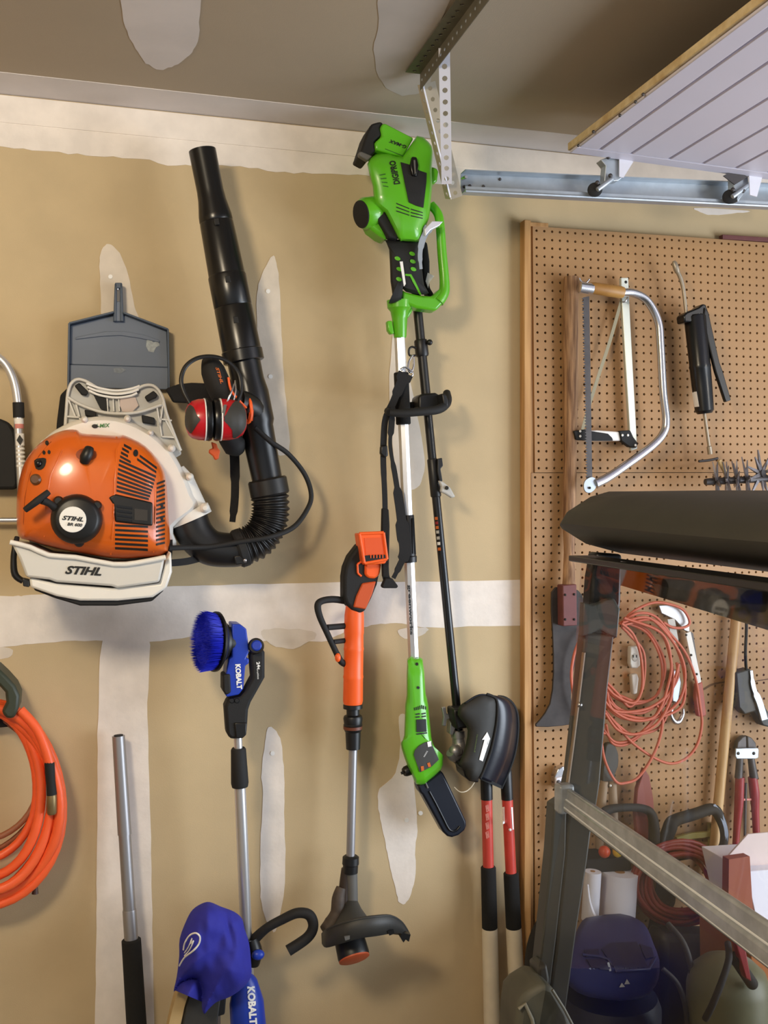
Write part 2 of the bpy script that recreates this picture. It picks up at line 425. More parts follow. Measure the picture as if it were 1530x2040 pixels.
def rough_outline(pts, amp=2.0, n=5, seed=3):
    rnd = random.Random(seed); out = []
    for p in cat_rom([(a, b, 0) for a, b in pts], n, True): out.append((p.x + rnd.uniform(-amp, amp), p.y + rnd.uniform(-amp, amp)))
    return out

# ================================================================== THE SETTING
wall = struct(box3('wall_back', (0.7, 0.06, HC / 2), (8.4, 0.12, HC), M_DRY))
ceil = struct(box3('ceiling', (0.7, -2.4, HC + 0.05), (8.4, 5.0, 0.10), M_CEIL))
floor = struct(box3('floor', (0.7, -2.4, -0.05), (8.4, 5.0, 0.10), M_FLOOR))
struct(box3('wall_left', (-3.45, -2.4, HC / 2), (0.1, 5.0, HC), M_DRY))

def mud(pts, m=M_MUD, amp=1.6, seed=1, d=0.0012, n=4, name='joint_compound'):
    return plate(name, rough_outline(pts, amp, n, seed), d, d + 0.0003, m, wall)
def cmud(pts, m, amp=1.5, seed=1, lo=0.0012):
    q = rough_outline(pts, amp, 4, seed); N = len(q)
    vs = [Wc(x, y, HC - lo) for x, y in q] + [Wc(x, y, HC - lo) + Vector((0, 0, lo + 0.0003)) for x, y in q]
    return mesh('ceiling_compound', vs, [list(range(N)), list(range(N, 2 * N))] + [[i, (i + 1) % N, N + (i + 1) % N, N + i] for i in range(N)], m, ceil)
# corner band under the ceiling: paper tape, then a feathered coat below it
def cy(x): return 186 + 0.1045 * x + (0.000006 * x * x)
xs = list(range(-260, 1700, 70))
W_corner = [W(x, 0, 0) for x in xs]
def zrow(x, dz):   # pixel row of height HC - dz on the wall at pixel column x
    r = ray(x, 0); t = D / r.y; return HY - (HC - dz - CZ) / t * F
rnd = random.Random(5)
plate('joint_compound', [(x, zrow(x, 0.003)) for x in xs] + [(x, zrow(x, 0.075)) for x in xs[::-1]], 0.0042, 0.004, M_MUD, wall)
low = {-260: .150, 0: .140, 140: .143, 300: .140, 330: .150, 480: .135, 560: .142, 720: .128, 860: .135, 1000: .13, 1200: .12, 1400: .12, 1630: .12}
lk = sorted(low)
def lowf(x):
    for a, b in zip(lk, lk[1:]):
        if a <= x <= b: return low[a] + (low[b] - low[a]) * (x - a) / (b - a)
    return .13
plate('joint_compound', [(x, zrow(x, 0.074)) for x in xs] + [(x, zrow(x, lowf(x) + rnd.uniform(-.0025, .0025))) for x in range(1630, -261, -18)], 0.0013, 0.001, M_MUD, wall)
# ceiling side of the corner
cb = [Vector((X, 0, 0)) for X in (-3.2, 4.6)]
mesh('ceiling_compound', [(-3.2, -0.0005, HC - .0015), (4.6, -0.0005, HC - .0015), (4.6, -0.135, HC - .0015), (-3.2, -0.15, HC - .0015),
     (-3.2, -0.0005, HC), (4.6, -0.0005, HC), (4.6, -0.135, HC), (-3.2, -0.15, HC)], [[0, 1, 2, 3], [4, 5, 6, 7], [0, 1, 5, 4], [2, 3, 7, 6], [0, 3, 7, 4], [1, 2, 6, 5]], M_CMUD, ceil)
cmud([(248, -40), (243, 20), (252, 62), (270, 95), (290, 125), (318, 138), (348, 130), (372, 113), (390, 92), (396, 45), (388, -40)], M_CMUD, 2.0, 2)
cmud([(770, -40), (752, 60), (745, 110), (760, 165), (800, 190), (850, 175), (868, 120), (880, 40), (900, -40)], M_CMUDF, 2.0, 4)
# mid-height tape
top = [(-300, 1196), (0, 1188), (60, 1186), (200, 1178), (345, 1168), (500, 1164), (680, 1160), (850, 1158), (1036, 1156), (1600, 1150)]
bot = [(1600, 1238), (1036, 1246), (860, 1250), (790, 1242), (740, 1246), (690, 1258), (640, 1278), (560, 1272), (480, 1282), (400, 1268), (300, 1278), (190, 1276), (90, 1280), (0, 1288), (-300, 1296)]
mud(top + bot, M_MUD, 1.2, 7, 0.0014, 5)
mud([(-30, 1292), (14, 1290), (26, 1300), (10, 1312), (-30, 1310)], M_MUD2, 1, 9)
mud([(520, 1258), (560, 1252), (622, 1258), (626, 1272), (585, 1292), (540, 1284)], M_MUD2, 1.5, 10, .0018)
mud([(792, 1256), (820, 1250), (852, 1252), (842, 1266), (806, 1272)], M_MUD2, 1.5, 11)
# vertical seam
mud([(206, 1268), (250, 1262), (296, 1268), (294, 1400), (297, 1540), (301, 1700), (304, 1850), (307, 2000), (312, 2300), (250, 2310), (188, 2300), (190, 2000), (192, 1850), (193, 1700), (194, 1560), (196, 1400)], M_MUD, 1.0, 12, 0.0011, 5)
# screw patches
mud([(206, 492), (221, 488), (243, 512), (258, 560), (268, 610), (276, 642), (240, 650), (205, 636), (200, 565), (198, 520)], M_MUD2, 1, 13)
mud([(540, 512), (549, 516), (556, 560), (561, 650), (563, 720), (570, 800), (577, 880), (570, 905), (545, 900), (530, 840), (520, 760), (514, 680), (512, 590), (521, 548)], M_MUD2, 1, 14)
mud([(784, 655), (802, 655), (815, 750), (836, 850), (846, 925), (836, 966), (811, 978), (790, 962), (780, 860), (775, 780)], M_MUD2, 1, 15)
mud([(795, 1428), (812, 1430), (816, 1500), (825, 1560), (831, 1640), (828, 1690), (827, 1740), (820, 1780), (806, 1800), (794, 1795), (785, 1760), (776, 1720), (768, 1680), (760, 1640), (753, 1604), (757, 1572), (788, 1540), (798, 1480)], M_MUD, 1.2, 16)
mud([(535, 1448), (555, 1464), (563, 1500), (566, 1560), (567, 1640), (569, 1740), (562, 1800), (549, 1855), (535, 1842), (521, 1800), (518, 1740), (520, 1660), (523, 1580), (521, 1540), (528, 1480)], M_MUD, 1.0, 17)
mud([(1388, 414), (1490, 420), (1470, 424), (1420, 428), (1395, 422)], M_MUD, .8, 18)
for x, y in ((220, 551), (534, 580), (543, 1501), (810, 1634), (539, 750), (838, 1620)):
    plate('screw_dimple', [(x + 4.5 * math.cos(a * .7), y + 4.5 * math.sin(a * .7)) for a in range(9)], 0.0032, 0.003, M_WHITE, wall)

# ------------------------------------------------------------------ pegboard
pegb = thing('pegboard', 'large tan pegboard of perforated hardboard panels fixed to the wall', 'pegboard')
A = R(0.6); PX = Vector((math.cos(A), 0, math.sin(A))); PZ = Vector((math.sin(A), 0, -math.cos(A))); pit = 0.0259
def peg(px, py, nx, ny, dd=0.022):
    O = W(px, py, dd) - PX * (pit / 2) - PZ * (pit / 2)
    return perf('pegboard_panel', O, PX, PZ, nx, ny, pit, 0.0041, M_PEG, pegb, th=0.007)


peg(1069, 459.5, 40, 29); peg(1066.2, 951, 40, 70, 0.0215)
ribbon('board_crack', [(1392, 1376, .0222), (1404, 1372, .0222), (1418, 1364, .0222), (1444, 1359, .0222), (1480, 1362, .0222), (1530, 1353, .0222), (1600, 1350, .0222)], [1, 4, 4, 3, 2, 2, 2], .0006, mat('crack_brown', (104, 76, 52), .8), pegb, 3)
beam('wood_and_gap_strip', W(1046.5, 441, 0.0225), W(1047, 2140, 0.0225), 0.022, 0.034, M_PINE, pegb, 0.002, up=(0, 1, 0))
beam('wood_and_gap_strip', W(1058.5, 452, 0.011), W(1057.5, 2140, 0.011), 0.012, 0.012, M_PINE, pegb, 0.001, up=(0, 1, 0))
beam('wood_and_gap_strip', W(1040, 447, 0.0145), W(1090, 450, 0.0145), 0.018, 0.012, M_PINE, pegb, 0.001)
beam('wood_and_gap_strip', W(1436, 473, 0.0155), W(1640, 486, 0.0155), 0.020, 0.014, M_MAROON, pegb, 0.001)  # dark brown strip painted in for the shaded gap above the board

# ------------------------------------------------------------------ garage door, raised on its tracks
gd = thing('garage_door', 'raised white garage door of grooved boards with a raw wood edge', 'garage door')
DD = 0.37
E0 = W(1135, 305, DD); zd = E0.z; X0 = E0.x
def dz(X): return zd - 0.028 * (X - X0)
def slab(name, xa, xb, ya, yb, lo, hi, m, bevel=0.002):
    vs = [(x, y, dz(x) + k) for x in (xa, xb) for y in (ya, yb) for k in (lo, hi)]
    return bev(mesh(name, vs, [[0, 1, 3, 2], [4, 6, 7, 5], [0, 4, 5, 1], [2, 3, 7, 6], [0, 2, 6, 4], [1, 5, 7, 3]], m, gd), bevel)
def doorX(px, py):   # X of the point of the door plane seen here
    t = (zd - CZ) / ((HY - py) / F); return (CAM + ray(px, py) * t).x
gx = [X0] + [doorX(a, b) for a, b in ((1195, 297), (1252, 307), (1324, 317))]
step = (gx[3] - gx[1]) / 2
while gx[-1] < 3.4: gx.append(gx[-1] + step)
yw = -DD - 0.045
slab('door_core', X0 + .002, gx[-1], -DD, -2.75, 0.008, 0.028, M_DOOR)
for a, b in zip(gx, gx[1:]): slab('door_board', a + .003, b - .003, yw - .003, -2.75, 0.0, 0.012, M_DOOR, 0.003)
slab('side_rail', X0, gx[-1], -DD, yw, 0.0, 0.014, M_DOOR, 0.002)
slab('wood_edge', X0 - .006, X0 + .002, -DD, -2.75, 0.006, 0.026, M_OSB, 0.0015)
for x, y in ((1152, 290), (1182, 262), (1266, 203), (1281, 188), (1235, 230)):
    p = W(x, y, DD); X = X0 - .0075
    t = (X - CAM.x) / ray(x, y).x; q = CAM + ray(x, y) * t
    ball('nail_head', q, 0.004, M_STEEL, gd, 8, 6)
def hinge(px, rollx, tp, by, two=False):
    h = plate('hinge_bracket', tp, DD - .005, 0.03, M_GALV, gd, 0.002)
    for yy in by: pball('bolt', (yy[0], yy[1], DD + .004), 4.5, M_STEEL, h)
    lathe('roller', (rollx, by[-1][1] + 14, DD - .005), (rollx - 2, by[-1][1] + 14, DD - .03), [(0, 9), (.1, 14), (.9, 14), (1, 9)], M_BLKM, gd, 20)
    cyl('roller_stem', (rollx + 4, by[-1][1] + 14, DD + .003), (rollx + 34, by[-1][1] - 8, DD + .003), 5, M_GALV, gd, 10)
hinge(1215, 1186, [(1197, 318), (1216, 311), (1236, 310), (1256, 330), (1242, 352), (1232, 360), (1204, 362), (1207, 330)], ((1212, 313), (1216, 350), (1190, 364)))
plate('hinge_leaf', [(1234, 310), (1262, 322), (1242, 354), (1234, 352)], DD + .004, 0.003, M_STRAP, gd)
hinge(1480, 1455, [(1462, 350), (1490, 346), (1492, 372), (1470, 402), (1462, 380)], ((1496, 348), (1480, 380), (1460, 378)))
plate('hinge_leaf', [(1441, 350), (1464, 337), (1490, 352), (1464, 368)], DD + .012, 0.003, M_STEEL, gd)
plate('hinge_leaf', [(1492, 340), (1520, 348), (1508, 392), (1494, 388)], DD + .010, 0.003, M_STRAP, gd)
# track
tr = thing('door_track', 'galvanised steel garage door track running along the wall', 'track')
ta, tb = W(918, 347, 0.30), W(1700, 381, 0.30); ba, bb = W(918, 388, 0.30), W(1700, 426, 0.30)
mesh('track_web', [ta, tb, bb, ba] + [p + Vector((0, .002, 0)) for p in (ta, tb, bb, ba)], [[0, 1, 2, 3], [4, 5, 6, 7], [0, 1, 5, 4], [1, 2, 6, 5], [2, 3, 7, 6], [3, 0, 4, 7]], M_GALV, tr)
for nm, a, b in (('track_flange', ta, tb), ('track_flange', ba, bb)):
    o = Vector((0, -0.035, 0)); u = Vector((0, 0, .002))
    mesh(nm, [a, b, b + o, a + o, a + u, b + u, b + o + u, a + o + u], [[0, 1, 2, 3], [4, 5, 6, 7], [0, 1, 5, 4], [1, 2, 6, 5], [2, 3, 7, 6], [3, 0, 4, 7]], M_GALV, tr)
lip = ba + Vector((0, -.035, 0)); lip2 = bb + Vector((0, -.035, 0))
beam('track_lip', lip + Vector((0, 0, .006)), lip2 + Vector((0, 0, .006)), 0.002, 0.012, M_GALV, tr)
tube3('track_roll', [lip, lip2], 0.0045, M_GALV, tr, 8)
for x, y in ((925, 355), (936, 370), (925, 372), (963, 371), (996, 357)): pball('rivet', (x, y, .302), 3, M_STEEL, tr)
cyl('bolt', (921, 356, .31), (929, 352, .34), 3.5, M_CHROME, tr, 10)
# perforated hangers
def strip(name, a, b, side, w, n_holes, m, parent, th=0.002, hr=0.006):
    """perforated strap from a to b, side = unit direction across"""
    a = Vector(a); b = Vector(b); L = (b - a).length; t = (b - a) / L; side = Vector(side); side = (side - t * side.dot(t)).normalized()
    p = L / n_holes; vs = []; fs = []; nn = t.cross(side)
    for i in range(n_holes):
        o = len(vs); c = a + t * (p * (i + .5))
        sq = [(p/2, 0), (p/2, w/2), (0, w/2), (-p/2, w/2), (-p/2, 0), (-p/2, -w/2), (0, -w/2), (p/2, -w/2)]
        for z in (0, th):
            for x, y in sq: vs.append(c + t * x + side * y + nn * z)
            for k in range(8): vs.append(c + t * (hr * math.cos(k * math.pi / 4)) + side * (hr * math.sin(k * math.pi / 4)) + nn * z)
        for k in range(8):
            j = (k + 1) % 8
            fs += [[o + k, o + j, o + 8 + j, o + 8 + k], [o + 16 + k, o + 24 + k, o + 24 + j, o + 16 + j], [o + 8 + k, o + 8 + j, o + 24 + j, o + 24 + k]]
            if k in (1, 2, 5, 6) or (i == 0 and k in (3, 4)) or (i == n_holes - 1 and k in (0, 7)): fs.append([o + k, o + 16 + k, o + 16 + j, o + j])
    return mesh(name, vs, fs, m, parent)
ai = thing('angle_iron_hanger', 'perforated steel angle iron bolted flat under the ceiling', 'angle iron')
xi = 0.775; ya_, yb_ = -0.43, -1.70
strip('flange', (xi - .018, ya_, HC - .006), (xi - .018, yb_, HC - .006), (1, 0, 0), 0.040, 44, M_ZINC, ai, hr=0.005)
strip('flange', (xi + .003, ya_, HC - .026), (xi + .003, yb_, HC - .026), (0, 0, 1), 0.040, 44, M_ZINC, ai, hr=0.005)
st = thing('zinc_strap_hanger', 'bright white perforated metal strap hanging in front of the angle brace', 'strap')
strip('perforated_strap', Wc(880, 97, HC - .010) + Vector((.004, -.006, 0)), W(890, 366, 0.372), (1, -.28, 0), 0.027, 12, M_STRAP, st, hr=0.0068)
br = thing('angle_iron_brace', 'slanted perforated angle iron brace from the ceiling to the track end', 'angle iron')
p0, p1 = W(854, 165, 0.44), W(909, 394, 0.338)
M_PZ = mat('pale_zinc', (178, 168, 150), .45, .4, var=.1, scale=30)
strip('flange', p0, p1, (1, -.1, 0), 0.034, 11, M_PZ, br, hr=0.0055)
strip('flange', p0 + Vector((-.017, .017, 0)), p1 + Vector((-.017, .017, 0)), (0, 1, 0), 0.034, 11, M_PZ, br, hr=0.0055)
tube3('angle_fold', [p0 + Vector((-.017, 0, 0)), p1 + Vector((-.017, 0, 0))], 0.0025, M_STRAP, br, 6)

# ================================================================== BACKPACK BLOWER
bl = thing('backpack_blower', 'orange and white backpack leaf blower with black hose hung on the wall', 'leaf blower')
# carrying frame behind the engine
fr = plate('back_frame', [(137, 778), (142, 762), (152, 756), (166, 758), (185, 768), (205, 778), (232, 783), (262, 779), (284, 769), (300, 767), (314, 774), (324, 792), (331, 820), (346, 862), (360, 895), (362, 905), (350, 912), (330, 900), (128, 900), (128, 868), (133, 820)], 0.095, 0.012, M_LGREY, bl, 0.004, sm=0)
tube('frame_rim', [(128, 880, .105), (132, 820, .105), (137, 775, .105), (150, 757, .105), (170, 759, .105), (202, 777, .105), (232, 784, .105), (264, 779, .105), (288, 768, .105), (308, 770, .105), (323, 790, .105), (332, 825, .105), (348, 868, .105), (360, 898, .105)], 3.2, M_OFFW, fr, 5, 8)
tube('frame_rim', [(136, 792, .108), (160, 806, .110), (200, 820, .112), (240, 824, .112), (280, 820, .110), (322, 806, .108)], 3.2, M_OFFW, fr, 5, 8)
for k, (o1, o2) in enumerate(((0, 0), (7, 2), (14, 5))):
    tube('grip_slat', [(172 + o2, 764 + o1, .108), (198, 773 + o1, .110), (230, 778 + o1, .111), (258, 775 + o1, .110), (278 - o2, 769 + o1, .108)], 2.4, M_WHITE, fr, 5, 8)
plate('grip_opening', [(170, 766), (200, 774), (232, 779), (262, 775), (280, 769), (278, 784), (240, 792), (205, 790), (178, 780)], .0975, .002, M_GREY, fr)
for a, b in (((136, 795), (150, 830)), ((150, 800), (162, 845)), ((133, 830), (160, 832)), ((325, 800), (318, 850)), ((312, 808), (322, 870)), ((330, 838), (352, 880)), ((316, 835), (342, 838)), ((322, 870), (350, 872))):
    beam('frame_rib', W(a[0], a[1], .1), W(b[0], b[1], .1), .004, .016, M_OFFW, fr, up=(0, 1, 0))
for q in ([(148, 768), (158, 762), (176, 780), (172, 788), (162, 786)], [(288, 790), (306, 778), (314, 786), (312, 792), (294, 800)], [(168, 816), (192, 820), (192, 832), (170, 828)], [(282, 826), (308, 832), (310, 846), (284, 842)]):
    plate('rubber_mount', q, .112, .018, M_BLKM, fr, .003)
plate('back_pad', [(186, 786), (208, 790), (218, 812), (214, 820), (200, 814)], .104, .008, M_BLKM, fr)
plate('back_pad', [(240, 790), (270, 792), (276, 808), (262, 822), (244, 820), (238, 806)], .104, .008, mat('beige_panel', (196, 178, 168), .6), fr)
for x in (213, 225, 236): beam('frame_rib', W(x, 790, .1), W(x + 2, 820, .1), .003, .012, M_OFFW, fr, up=(0, 1, 0))
# harness
plate('harness_pad', [(120, 786), (137, 770), (137, 800), (131, 862), (128, 880), (111, 878), (113, 840)], .07, .03, M_WEB, bl, .006)
plate('harness_strap', [(330, 774), (355, 765), (382, 762), (430, 764), (528, 768), (532, 790), (480, 796), (386, 803), (345, 801)], .075, .02, M_WEB, bl, .005)
ribbon('harness_strap', [(466, 880, .10), (468, 930, .10), (468, 990, .095), (463, 1040, .09)], [21, 19, 16, 12], .003, M_WEB, bl)
ribbon('harness_strap', [(336, 1122, .2), (375, 1118, .16), (418, 1106, .12)], 14, .004, M_WEB, bl)
ribbon('harness_strap', [(338, 1075, .21), (336, 1110, .22), (322, 1150, .24)], 12, .004, M_BLK, bl)
# white fan housing with its outlet
vol = puff('fan_housing', [(70, 900), (95, 868), (120, 851), (150, 838), (190, 830), (232, 832), (272, 845), (310, 868), (345, 903), (368, 945), (384, 985), (392, 1010), (345, 1050), (330, 1100), (60, 1080), (50, 960)], (215, 990), [(.97, .06), (1.0, .075), (1.0, .17), (.985, .185), (.95, .195), (.6, .20)], M_WHT, bl, 4)
lathe('fan_outlet', (338, 940, .125), (381, 1036, .125), [(0, 30), (.25, 39), (.8, 40), (.82, 44), (1, 44)], M_WHT, bl, 28)
for x, y, r in ((88, 884, 8), (168, 836, 7), (254, 834, 7), (300, 862, 6), (342, 893, 8), (378, 950, 8), (408, 1012, 10)):
    lathe('screw_boss', (x, y, .10), (x, y, .205), [(0, r), (.85, r), (.95, r * .8), (1, r * .4)], M_WHT, bl, 14)
hv = surf(vol)
text('lettering', '4-MIX', (204, 848), 30, 8, 3, M_GINK, bl, hv, .02, .2)
pball('logo_dot', (189, 849, .199), (6, 4), M_INK, bl, .2)
# orange shroud
SO = [(37, 1068), (33, 1030), (34, 985), (41, 945), (53, 914), (73, 889), (100, 868), (128, 857), (152, 856), (163, 863), (200, 866), (237, 868), (250, 868), (290, 889), (322, 928), (331, 962), (335, 1020), (335, 1098), (282, 1111), (225, 1112), (150, 1100), (90, 1086), (60, 1077)]
sh = puff('shroud', SO, (186, 1000), [(1, .17), (1.0, .235), (.985, .265), (.95, .288), (.88, .306), (.76, .320), (.58, .331), (.34, .338), (.12, .34)], M_ORNG, bl, 3, smooth=50)
hs = surf(sh)
def slit(x0, y0, x1, y1, w=4.6, nm='vent_slit'):
    decal(nm, [(x0, y0 - w / 2), (x1, y1 - w / 2), (x1, y1 + w / 2), (x0, y0 + w / 2)], hs, M_INK, sh, 5, 1, .0012)  # surface strip; the slot's inner darkness is put into its black
cv = lambda x, y: (x / 3.477, 800 + y / 3.477)
for i, (xa, ya, xb, yb) in enumerate(((858, 302, 910, 330), (846, 326, 892, 352), (838, 354, 886, 380), (832, 380, 905, 420), (826, 408, 1078, 520), (822, 438, 1070, 545), (818, 468, 1064, 570), (815, 498, 1058, 594), (812, 528, 1050, 616), (810, 558, 1044, 636), (808, 588, 1038, 656), (806, 616, 1030, 676), (968, 376, 1084, 462), (950, 400, 1080, 490))):
    slit(*cv(xa, ya), *cv(xb, yb))
for ya in (862, 895, 927, 958, 989, 1020): slit(*cv(797, ya - 6), *cv(1024, ya + 6), 4.4)
for k in range(15): slit(*cv(1086 - k * .4, 570 + k * 30), *cv(1140, 550 + k * 30.5), 4)
tube3('panel_ridge', [hs(x, y, .0005) for x, y in ((232, 872), (231, 900), (229, 960), (226, 1020), (223, 1070), (221, 1104))], .0028, M_ORNG, sh, 8)
tube3('panel_ridge', [hs(x, y, .0003) for x, y in ((150, 862), (122, 900), (100, 950), (90, 1010), (88, 1070))], .0022, M_ORNG, sh, 8)
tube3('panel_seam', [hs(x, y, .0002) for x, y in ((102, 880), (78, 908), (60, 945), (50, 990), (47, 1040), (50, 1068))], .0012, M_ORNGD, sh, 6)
tube3('panel_ridge', [hs(x, y, .0003) for x, y in ((312, 925), (310, 980), (308, 1040), (306, 1100))], .0022, M_ORNG, sh, 8)
patch('knob_recess_shade', [(172 + 21 * math.cos(a), 906 + 13 * math.sin(a)) for a in [k * .45 for k in range(14)]], hs, M_ORNGD, sh)  # no hollow here: the recess's shade is painted as darker orange
c = hs(173, 908, .002); tube3('choke_knob', [c + Vector((-.006, -.006, -.017)), c + Vector((-.003, -.012, -.006)), c + Vector((.003, -.012, .006)), c + Vector((.006, -.006, .017))], [.011, .014, .014, .011], M_BLK, bl, 12)
patch('primer_opening', [(69, 918), (80, 913), (92, 914), (90, 928), (82, 936), (72, 934)], hs, M_INK, sh, sm=2)
pb = hs(78, 924, .003); ball('primer_bulb', pb, .009, M_BLKG, bl)
pb = hs(72, 955, .0); lathe3('fuel_cap', pb, pb + Vector((-.2, -1, 0)).normalized() * .012, [(0, .013), (.6, .013), (1, .009)], mat('brown_plastic', (96, 60, 30), .35), bl, 16)
for x, y, r in ((88, 902, 3), (98, 901, 3), (94, 883, 3.5), (270, 903, 5), (322, 1008, 2.5), (322, 1034, 2.5)):
    patch('screw_hole', [(x + r * math.cos(a), y + 1.4 * r * math.sin(a)) for a in [k * .7 for k in range(9)]], hs, M_INK, sh)
# starter
dq = -hs(153, 1034, 0).y; q = W(153, 1034, dq)
sc = lathe3('starter_cover', q + Vector((0, .03, 0)), q + Vector((0, -.034, 0)), [(0, .060), (.6, .060), (.8, .057), (.95, .050), (1, .045)], M_BLK, bl, 32)
for x, y in ((117, 998), (193, 1007), (158, 1080)): e_ = hs(x, y, 0); lathe3('screw_boss', e_ + Vector((0, .01, 0)), e_ + Vector((0, -.02, 0)), [(0, .012), (.8, .012), (1, .008)], M_BLK, sc, 12)
db = dq + .0375; k_ = mpp(145, 1035, db); q2 = W(145, 1035, db)
lab = lathe3('name_badge', q2 + Vector((0, .012, 0)), q2, [(0, 26 * k_), (.9, 26 * k_), (1, 25.5 * k_)], M_WHITE, sc, 32)
fb = flat_at(db)
text('lettering', 'STIHL', (145, 1033), 43, 9, -5, M_INK, lab, fb, .035, .35)
text('lettering', 'BR 600', (149, 1045), 30, 6.5, -5, M_INK, lab, fb, .03, .25)
tube('starter_handle', [(50, 1016, .375), (74, 998, .383), (97, 980, .375)], [6, 7.5, 6], M_BLKM, bl, 4, 12)
tube('starter_neck', [(84, 996, .375), (100, 1004, .365), (116, 1016, .35)], [9, 7, 10], M_BLKM, bl, 4, 10)
# exhaust guard
eg = plate('muffler_guard', [(216, 991), (230, 984), (304, 1001), (304, 1048), (229, 1040), (226, 1006)], .342, .05, M_BLK, bl, .004)
plate('guard_window', [(268, 1013), (294, 1016), (294, 1038), (268, 1036)], .3435, .002, mat('dim_metal', (70, 66, 62), .4, .6), eg)
for y in (1006, 1015, 1024, 1032): plate('guard_slat', [(232, y), (262, y + 4), (262, y + 8), (232, y + 4)], .346, .004, M_BLKG, eg)
# tank base
tk = plate('fuel_tank', [(22, 1082), (60, 1090), (98, 1106), (150, 1110), (226, 1124), (270, 1122), (328, 1112), (325, 1130), (318, 1160), (234, 1172), (222, 1168), (112, 1160), (98, 1155), (52, 1150), (38, 1112)], .352, .26, M_OFFW, bl, .006)
tube('tank_lip', [(20, 1080, .357), (60, 1090, .357), (97, 1106, .357), (150, 1110, .357), (226, 1124, .357), (272, 1121, .357), (330, 1110, .357)], 5.2, M_WHT, tk, 2, 10)
ft = flat_at(.352)
text('lettering', 'STIHL', (166, 1137), 73, 17, -3, M_INK, tk, ft, .04, .35)
plate('base_plate', [(58, 1150), (112, 1163), (225, 1172), (318, 1162), (330, 1120), (341, 1098), (343, 1140), (332, 1172), (305, 1190), (235, 1197), (160, 1197), (112, 1188), (60, 1170)], .338, .28, M_WHT, bl, .006)
plate('foot_pad', [(66, 1166), (112, 1182), (160, 1192), (235, 1192), (300, 1186), (328, 1166), (325, 1178), (303, 1198), (232, 1207), (160, 1207), (110, 1192), (68, 1176)], .325, .26, M_BLKM, bl, .004)
tube('base_clip', [(34, 1070, .30), (30, 1090, .31), (27, 1115, .31), (30, 1145, .31), (46, 1158, .31)], [5, 6, 6, 7, 6], M_BLK, bl, 4, 8)
plate('base_clip', [(44, 1152), (58, 1156), (58, 1170), (46, 1168)], .335, .04, M_BLK, bl, .002)
# hose, bellows and tubes
tube('elbow', [(372, 1018, .125), (388, 1062, .128), (418, 1090, .13), (462, 1096, .13), (484, 1092, .13)], [38, 37, 36, 34, 34], M_BLK, bl, 8, 24)
lathe('hose_clamp', (470, 1095, .13), (490, 1088, .13), [(0, 36), (.2, 39), (.8, 39), (1, 36)], M_BLKM, bl, 24)
plate('clamp_lug', [(466, 1108), (492, 1104), (492, 1122), (470, 1126)], .175, .03, M_BLK, bl, .003)
pball('clamp_screw', (488, 1116, .178), 4, M_CHROME, bl)
bp = cat_rom([W(*p) for p in ((482, 1090, .13), (512, 1076, .13), (532, 1048, .13), (539, 1015, .13), (536, 978, .13))], 30)
kk = mpp(520, 1040, .13)
tube3('bellows', bp, [(36 + 2.6 * math.sin(i * 2 * math.pi / 7.5)) * kk for i in range(len(bp))], M_BLK, bl, 28, smooth=80)
def on(t, off=0): return (403 + 133 * t + off, 300 + 675 * t, .13)
lathe('hose_cuff', on(.968), on(1.02), [(0, 36), (.1, 39), (.9, 39), (1, 36)], M_BLK, bl, 28)
L1 = lathe('handle_tube', on(.60), on(.985), [(0, 33), (.2, 33), (.3, 37), (.52, 37), (.56, 33), (1, 30)], M_BLKG, bl, 28)
lathe('middle_tube', on(.365), on(.625), [(0, 36), (.03, 38), (.36, 38), (.37, 37), (.38, 38), (.86, 39), (.87, 41), (.99, 41), (1, 38)], M_BLKG, bl, 28)
lathe('nozzle', on(0), on(.37), [(0, 24), (0, 27), (.32, 26.5), (.4, 28), (.52, 33), (.56, 33.5), (.57, 32.6), (.58, 33.5), (1, 36.5)], M_BLKG, bl, 28)
for t in (.20, .37, .49, .58): plate('tube_latch', [(on(t)[0] - 4, on(t)[1]), (on(t)[0] + 6, on(t)[1] - 1), (on(t)[0] + 8, on(t)[1] + 12), (on(t)[0] - 2, on(t)[1] + 13)], .182, .01, M_BLK, bl, .001)
# control handle on the tube
ch = tube('control_grip', [(416, 714, .20), (424, 738, .205), (438, 772, .205), (462, 806, .19)], [14, 24, 26, 28], M_BLKM, bl, 6, 18)
text('lettering', 'STIHL', (437, 748), 34, 6, -72, M_OINK, ch, surf(ch), .03, .3)
tube('control_bracket', [(470, 800, .19), (500, 812, .16), (515, 830, .14)], [26, 26, 22], M_BLK, bl, 4, 14)
k2 = mpp(494, 818, .2)
tube3('throttle_ring', [W(494 + 7 * math.cos(a), 818 + 24 * math.sin(a), .20 + .012 * math.cos(a)) for a in [i * math.pi / 8 for i in range(16)]], .0045, M_TRIM, bl, 8, closed=True)
ribbon('throttle_ring_face', [(499, 798, .197), (501, 818, .197), (499, 838, .197)], 9, .004, M_TRIM, bl)
tube('choke_lever', [(455, 752, .235), (460, 776, .238), (474, 795, .24), (490, 812, .215)], 2.6, M_TRIM, bl, 5, 8)
plate('stop_trigger', [(421, 880), (432, 884), (434, 892), (439, 898), (436, 914), (429, 917), (424, 908), (416, 902), (417, 895), (424, 893)], .22, .012, M_TRIMD, bl, .003)
tube('grip_base', [(452, 868, .15), (468, 888, .14), (478, 900, .13)], [20, 24, 12], M_BLKM, bl, 4, 12)
tube('throttle_cable', [(334, 1092, .24), (365, 1091, .20), (420, 1089, .178), (480, 1079, .18), (540, 1069, .182), (585, 1050, .15), (612, 1015, .12), (620, 985, .11), (607, 945, .11), (575, 905, .14), (540, 880, .17), (508, 852, .175)], 5, M_BLKM, bl, 8, 10)

